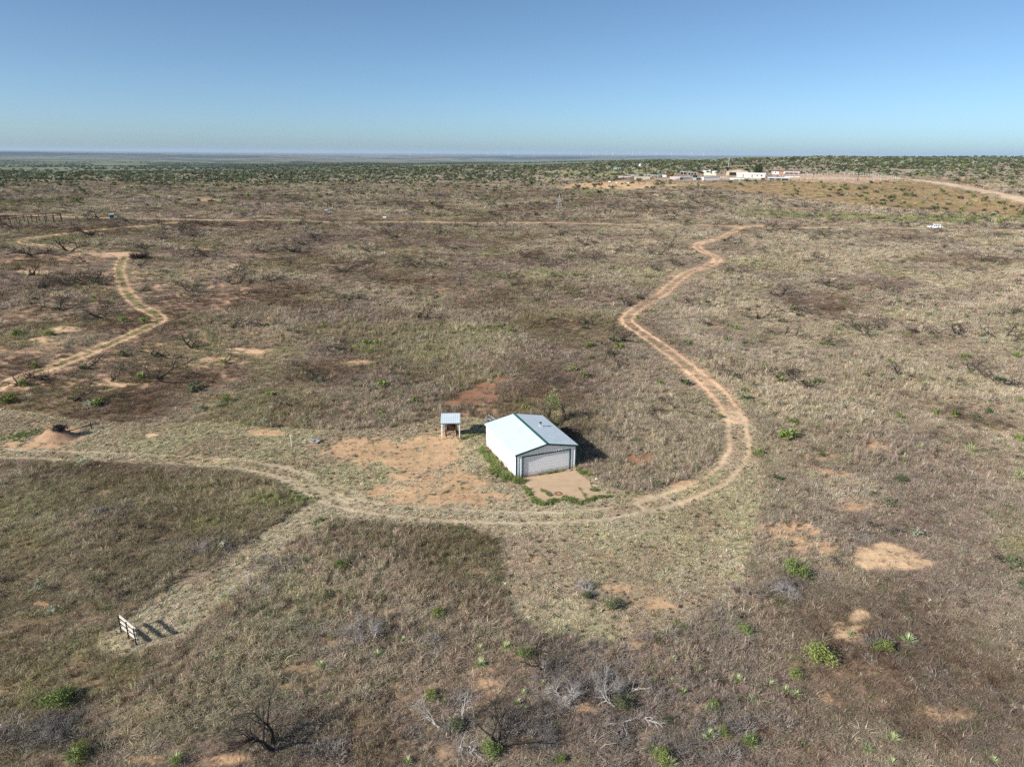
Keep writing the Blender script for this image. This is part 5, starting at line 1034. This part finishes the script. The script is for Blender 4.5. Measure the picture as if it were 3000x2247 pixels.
# ---- dead mesquites of the middle distance, read off the photograph
def zone(p):
    x, y = project(p); d = math.hypot(p.x, p.y)
    if y < 640: return 'beyond the far dirt road'
    if x < 480: return 'on the sparse plain left of the left track'
    if x < 1150: return 'in the brown grass right of the left track'
    if x < 1800: return 'in the brown grass between the garage and the far road'
    return 'in the tan grass right of the winding dirt track'
crops = [((0, 750, 1.7696), [(300, 285, 1), (530, 320, .8), (1005, 480, .9), (815, 640, 1), (1640, 635, .6), (1200, 370, .8), (1380, 365, .7), (1745, 490, .8), (570, 650, .7), (2180, 320, 1.1), (1220, 95, .8), (1400, 135, .8), (490, 140, 1.1), (210, 165, .8), (165, 108, .8), (350, 150, .8), (430, 590, .8), (1160, 555, .6), (1240, 150, .8), (1265, 205, .6), (1790, 80, .7), (2165, 60, .9), (1820, 230, .7), (1755, 250, .5), (380, 750, .8), (235, 640, .7), (90, 660, .6), (820, 520, .8), (1530, 400, .6), (1480, 770, .6), (180, 230, .7)]),
         ((1700, 640, 1.7015), [(1000, 385, 1), (1415, 572, 1), (1020, 590, .8), (1600, 790, .7), (1500, 555, .7), (450, 138, .9), (350, 85, .7), (1985, 212, .8), (2080, 232, .7), (1880, 582, .8), (2110, 605, .9), (1710, 575, .8), (770, 135, .9), (1250, 345, .9), (785, 272, 1), (1190, 212, .8), (165, 615, 1), (150, 675, .7), (235, 438, .8), (570, 432, .7), (2140, 485, .8), (60, 205, .9), (480, 242, .9), (1525, 365, .7), (1110, 830, .8), (970, 785, .7), (775, 795, .8), (1945, 765, .7), (2090, 820, .9), (1210, 610, .7), (30, 130, .8), (2085, 95, .7), (1215, 90, .8), (1640, 105, .7)]),
         ((800, 420, 2.212), [(800, 615, 1.1), (1175, 692, .9), (1185, 925, .8), (1070, 582, .9), (140, 705, .9), (190, 660, .7), (990, 742, .7), (460, 832, .7), (930, 792, .6), (1080, 802, .6), (1700, 752, .8), (1740, 802, .7), (1870, 768, .8), (2080, 762, .9), (1950, 705, .6), (1530, 882, .7), (1555, 925, .6), (1830, 945, .8), (1800, 548, .9), (1850, 605, .8), (2030, 665, .9), (600, 782, .6), (630, 702, .7), (1195, 540, .8), (1490, 545, .8), (1310, 550, .9), (900, 550, .7), (580, 540, .8), (160, 525, .7), (415, 520, .7), (1060, 650, .6)]),
         ((0, 420, 2.458), [(1050, 762, .9), (1385, 822, .9), (1540, 832, .9), (700, 1012, 1.2), (300, 1045, 1.0), (230, 962, 1.1), (1285, 635, 1.1), (1150, 582, .8), (970, 582, 1), (1430, 682, .8), (1615, 595, .8), (1660, 595, .7), (2000, 625, .9), (2120, 785, 1), (2080, 885, .7), (1710, 932, .8), (1960, 1002, .7), (670, 665, 1.2), (240, 805, 1.2), (500, 782, 1.2), (690, 545, 1), (2180, 735, .8), (1000, 888, .8), (820, 605, .9), (500, 1020, .8), (1170, 705, .8), (1855, 745, .6), (105, 610, .9), (2140, 590, .8), (1855, 570, .7), (1480, 590, .7), (605, 860, .7), (1720, 1020, .8)])]
Pd = []
for (ox, oy, k), L_ in crops:
    for x, y, s in L_: Pd.append((at(ox+x/k, oy+y/k), s))
n0 = len(Pd)
for _ in range(1400):
    if len(Pd) >= n0+110: break
    a = math.radians(rnd.uniform(-40, 40)); d = math.sqrt(rnd.uniform(120**2, 420**2)); x, y = math.sin(a)*d, math.cos(a)*d
    if float(noise(x, y, 60, 400)) < .45 or min((q.x-x)**2+(q.y-y)**2 for q, _ in Pd) < 60: continue
    Pd.append((Vector((x, y, gz(x, y))), rnd.uniform(.5, .95)))
DLAB = []; RG = leaf_mesh('regrowth', M_dleaf, 240, 3, 110, .10, .55, .55, .6)
for i, (p, s) in enumerate(Pd):
    d = math.hypot(p.x, p.y); z_ = zone(p)
    vv = rnd.choice([0, 1, 1, 2, 3, 4, 5])
    o = tree(p, s*1.42*(1+.15*(d > 200)), vv, 'bare dark dead mesquite '+z_, 'dead mesquites '+z_, mats=DTF, leaves=(RG if rnd.random() < .5 else None), wide=1.45)
    DLAB.append((o, ('small' if s < .75 else 'large' if s > .95 else 'middling')+' bare mesquite'))
spot(DLAB)
# ---- green shrubs of the middle distance
Pg = []
cr = [((2150, 1000, 2.589), [(980, 265, .9), (1200, 300, .8), (880, 452, 1), (345, 310, 1.2), (645, 330, 1.2), (250, 232, 1), (460, 640, 1.4), (380, 735, 2.3), (960, 605, .9), (1260, 590, .9), (1540, 552, 1), (1700, 580, 1.3), (1930, 550, 1.1), (1420, 332, .9), (1755, 135, 1.3), (2125, 118, 1.3), (1205, 172, .9), (330, 1055, .8), (170, 872, 1.2), (2170, 752, 1.2), (2180, 462, 1), (80, 25, 1), (680, 28, 1), (2015, 312, 1.2), (200, 490, .9), (300, 562, .9), (100, 450, 1.2), (1780, 240, .8), (620, 500, 1.0)]),
      ((1700, 640, 1.7015), [(1000, 135, 1.3), (1600, 222, 1.4), (1650, 210, 1.2), (830, 218, 1.3), (740, 275, 1.5), (1055, 455, 1.1), (1090, 490, 1.1), (1000, 520, 1.2), (820, 460, 1), (635, 425, 1), (740, 540, 1.2), (790, 555, 1.3), (740, 610, 1), (545, 630, 1.2), (840, 630, 1), (1210, 632, 1), (1260, 638, 1), (1370, 545, 1), (1310, 412, .9), (1455, 405, .9), (1525, 412, .9), (1655, 415, 1), (1730, 390, .9), (1765, 440, .9), (1585, 460, 1), (1735, 485, 1.1), (1750, 578, 1.1), (1640, 590, 1), (1545, 580, .9), (2070, 390, .9), (1930, 495, 1), (2010, 500, .9), (2145, 492, .9), (2170, 625, 1), (1410, 785, 1), (1555, 725, 1), (990, 815, 1.3), (1190, 830, 1.3), (930, 765, 1.2), (1920, 700, 1.1), (2160, 690, 1.1), (780, 798, 1), (520, 828, 1.3), (405, 832, 1), (190, 645, 1.2), (210, 615, 1.1), (25, 555, 1.1), (295, 505, 1), (360, 470, 1), (580, 172, 1), (250, 152, 1), (160, 165, 1), (185, 410, 1.2), (590, 362, .9), (435, 160, .9), (1220, 97, 1.1), (1400, 175, .9), (1840, 190, .9), (2010, 208, 1.1), (10, 320, 1.2), (40, 292, 1), (600, 205, 1.2), (330, 35, 1), (475, 42, 1), (1110, 262, 1), (1030, 185, 1.2), (880, 410, .8), (1820, 365, .8), (20, 790, 1.2), (150, 690, 1.1), (60, 640, 1.3)]),
      ((1250, 820, 2.212), [(300, 330, 1), (370, 330, 1.1), (450, 320, 1.2), (545, 345, 1.3), (160, 360, 1), (330, 372, 1), (1025, 290, 1.1), (820, 268, 1.2), (1265, 405, 1.2), (1255, 440, 1.1), (1045, 435, 1), (1050, 510, .9), (950, 590, 1.3), (1025, 635, 1.1), (630, 548, .8), (640, 835, 1), (90, 300, 1.3), (10, 320, 1.1), (555, 40, 1), (1010, 20, 1), (400, 158, 1), (1380, 255, 1)]),
      ((0, 750, 1.7696), [(630, 345, 1.5), (760, 345, 1.6), (635, 522, 1.3), (1470, 440, 1), (1415, 468, 1), (1160, 565, 1.2), (1210, 378, 1.2), (945, 210, 1), (1395, 260, 1), (1995, 690, 1.8), (500, 235, 1.4), (505, 135, 1.3), (160, 585, 1.3), (105, 678, 1.4), (240, 415, 1.5), (100, 405, 1.5), (60, 420, 1.5), (745, 640, 1.4), (800, 640, 1), (30, 760, 1.8), (1860, 680, .7), (2080, 395, 1.2), (1950, 410, 1.1), (1900, 460, 1.6), (1960, 462, 1.4), (1660, 355, 1), (2160, 760, 1.2), (1980, 820, 1), (1000, 700, 1.8), (1400, 725, 1.1), (1175, 765, 1.3), (520, 770, 1.2), (500, 775, 1.2), (1010, 487, .8), (920, 148, 1), (1010, 160, 1.2), (1500, 60, 1), (375, 150, 1.1), (190, 110, 1.2)]),
      ((800, 420, 2.212), [(930, 610, 1.1), (965, 675, 1.2), (1220, 690, 1), (500, 680, 1.3), (820, 690, 1), (930, 785, 1.3), (1275, 775, 1.1), (1740, 795, 1.1), (1950, 700, 1.1), (2085, 650, 1.5), (1080, 800, 1), (770, 955, 1.2), (1550, 915, 1.2), (1700, 915, 1), (2010, 905, 1.2), (2100, 790, 1.1), (100, 805, 1), (250, 600, 1.4), (1320, 550, 1.3), (1050, 560, 1.3), (1370, 735, 1), (1430, 680, 1), (1640, 370, 2.8), (1640, 425, 2), (540, 380, 3), (540, 350, 2.5), (640, 370, 2.2), (840, 400, 1.8), (1400, 460, 3.6), (1340, 470, 3.2), (1120, 470, 2.6), (1180, 475, 2.4), (1060, 470, 2.2), (1000, 470, 2.2), (960, 450, 2.2), (1700, 470, 2.2), (1770, 470, 1.8), (1855, 485, 1.8), (1900, 385, 3.6), (1950, 390, 3.2), (1990, 410, 2), (2110, 330, 4.4), (2160, 320, 4.4), (2060, 340, 4), (2190, 430, 3), (1945, 340, 3), (370, 400, 3), (430, 400, 2.6), (1490, 390, 1.8), (1430, 400, 2)])]
for (ox, oy, k), L_ in cr:
    for x, y, w in L_: Pg.append((at(ox+x/k, oy+y/k), w, True))
# shrubs of the red slope and of the plain beyond the far road, densest towards the edge of the plateau
cand = []
x, y = wedge(60000, 345, 1420, 41); d = np.hypot(x, y); azd = np.degrees(np.arctan2(x, y))
inS = inside(x, y, SLOPE); cl = fbm(x, y, 45, 401, 3)
start = np.interp(azd, [-41, -20, 0, 12, 20, 41], [450, 440, 450, 450, 400, 400])
den = np.interp((d-start)/start, [-.3, 0, .35, .9, 1.5], [.10, .20, .42, .95, 1.0])*np.clip((.55*cl+.45*fbm(x, y, 16, 402, 2)-.36)*5.2, .03, 1.25)
den = np.where(inS, .06+.22*ss(.5, .65, cl), den)
yd = ell_mask(x, y); den = np.where(yd > .05, 0, den)
for P_, w_ in ROADS: den = np.where(seg_dist(x, y, P_) < 9, 0, den)
den = np.where(d < start*.75, den*.4, den)
# exact density falls with area sampling; keep
keep = RNG.random(len(x)) < den*.95
x, y, d = x[keep], y[keep], d[keep]; inS = inS[keep]
w = np.where(inS, RNG.lognormal(1.0, .42, len(x)), RNG.lognormal(1.05, .35, len(x))*np.clip(.8+.35*(d-350)/500, .7, 1.3))
w = np.clip(w, .9, 7.5); z = zfun(x, y); app = w/d; order = np.argsort(-app)
NI = 300-len(Pg)
pick = order[:max(60, NI)]; rest = order[max(60, NI):]
for i in pick: Pg.append((Vector((x[i], y[i], z[i])), w[i], False))
print('individual shrubs', len(Pg), 'mass', len(rest))
GLAB = []
for i, (p, w_, own) in enumerate(Pg):
    px_, py_ = project(p); d_ = math.hypot(p.x, p.y)
    if d_ < 330 and not (px_ > 1900 and py_ < 645):
        me_ = rnd.choice(BU1[:3]+BU1[:2]+[BU1[3]]); z_ = zone(p); lb = 'low green shrub '+z_; gp = 'green shrubs '+z_
    else:
        me_ = rnd.choice(BU1[:4]+[BU1[3], BU1[4]]); sl_ = px_ > 1850 and 505 < py_ < 660
        lb = 'rounded green shrub on the reddish slope below the ranch yard' if sl_ else 'dark green bush on the plain beyond the far dirt road'
        gp = 'shrubs on the reddish slope' if sl_ else 'bushes beyond the far dirt road'
    o = one('green_shrub', me_, p, w_/1.75*(1.6 if own and w_ < 2.4 else 1.2 if own else 1.), lb, 'shrub', gp, zs=rnd.uniform(.7, .95)); GLAB.append((o, ('small' if w_ < 1.05 else 'wide' if w_ > 2 else 'middling')+(' green shrub' if me_ in BU1[:3] else ' dark green bush')))
spot(GLAB)
M_gtw = leafmat('grey scrub twigs', (.085, .072, .06), (.20, .17, .14))
FB = [leaf_mesh('f%d' % i, [M_leaf, M_dleaf, M_dleaf, M_gleaf, M_dleaf, M_gtw][i], 500+i, 5, 90, .26, .85, .85, 1.0) for i in range(6)]
fcol_ = proto_col('far_bush_kinds', FB)
i = rest; n = len(i); sc_ = w[i]/1.8
scatter('scrub', fcol_, np.stack([x[i], y[i], z[i]], 1), np.where(RNG.random(n) < np.interp(d[i]/start[keep][i], [.7, 1.3], [.75, .08]), 5, RNG.choice([0, 1, 2, 3, 4], n, p=[.07, .26, .25, .17, .25])), np.stack([np.zeros(n), np.zeros(n), RNG.uniform(0, 6.28, n)], 1), np.stack([sc_, sc_, sc_*RNG.uniform(.6, .85, n)], 1), np.ones((n, 3))*.1, 'green mesquite and juniper scrub covering the far plateau')
# low grey green scrub dotted through the grass
x, y = wedge(26000, 48, 520, 42); dd_ = np.hypot(x, y); _s, _c, am_, hg_, mw_, gr_ = land(x, y)
cl2 = .5*fbm(x, y, 22, 411, 3)+.5*fbm(x, y, 7, 412, 2); kp = (RNG.random(len(x)) < np.clip((cl2-.44)*7, .05, 1)*.9) & ~mw_ & (am_ > .5) & (hg_ > .15)
x, y = x[kp], y[kp]; n = len(x); s_ = RNG.lognormal(-.38, .4, n)*(1+.5*ss(150, 400, np.hypot(x, y)))
SB = [leaf_mesh('s0', M_gleaf, 520, 5, 110, .085, .85, .85, .9), leaf_mesh('s1', M_gtw, 521, 6, 150, .08, .9, .9, .8), leaf_mesh('s2', M_gtw, 522, 5, 150, .09, .9, .9, 1.0), leaf_mesh('s3', M_dleaf, 523, 5, 120, .085, .85, .85, .8)]
scatter('low_scrub', proto_col('low_scrub_kinds', SB), np.stack([x, y, zfun(x, y)], 1), RNG.choice(4, n, p=[.22, .36, .28, .14]), np.stack([np.zeros(n), np.zeros(n), RNG.uniform(0, 6.28, n)], 1), np.stack([s_, s_, s_*.8], 1), np.ones((n, 3))*.1, 'low grey and olive scrub dotted through the brown grass')
print('low scrub', n)
# sparse woods of the valley beyond
x, y = wedge(60000, 1500, 6500, 41); keep = (fbm(x, y, 400, 501, 4) > .52); x, y = x[keep][:14000], y[keep][:14000]; n = len(x); z = zfun(x, y); s = RNG.uniform(4, 9, n)
scatter('valley_scrub', fcol_, np.stack([x, y, z], 1), RNG.choice([1, 2, 4], n), np.stack([np.zeros(n), np.zeros(n), RNG.uniform(0, 6.28, n)], 1), np.stack([s, s, s*.6], 1), np.ones((n, 3))*.1, 'dark scrub dotted over the hazy valley floor')
# trees of the ranch yard
print('yard', [project(at(a, b)) for a, b in ((2218, 513), (2190, 507))])
BT = leaf_mesh('tree_crown', leafmat('dark tree leaves', (.03, .048, .024), (.075, .10, .045)), 600, 12, 2200, .3, 2.6, 2.6, 5.2); BTS = mesh('tree_stem', *(lambda b_: (b_.v, b_.f))(MB().tube((0, 0, -.3), (.1, 0, 3.2), .28, .16, n=7)), M_bark)
for (xx, yy_, h, w_, lb, dead) in ((2218, 513, 33, 34, 'large dark green tree between the barn and the ranch house', 0), (2187, 507, 14, 20, 'rounded dark tree just right of the tan barn', 0), (2132, 503, 14, 11, 'narrow dark evergreen at the left corner of the tan barn', 0), (2246, 518, 34, 22, 'grey bare tree left of the ranch house', 1), (2342, 508, 26, 12, 'bare tree right of the ranch house', 1), (2095, 503, 12, 16, 'dark tree behind the white tunnel tents', 0), (1870, 482, 12, 16, 'grey leafless tree behind the white water tank', 1)):
    p = at(xx, yy_); s = dep(p)/FPX; h *= s; w_ *= s
    if dead: tree(p, h/3.1, 0, lb, name='bare_tree', cat='tree')
    else:
        e_ = empty('leafy_tree', p, rnd.uniform(0, 6.28), lb, 'tree'); cr_ = link('crown', BT, e_); cr_.scale = (w_/5.4, w_/5.4, h/5.4); tk = link('trunk', BTS, e_); tk.scale = (1, 1, h/6)
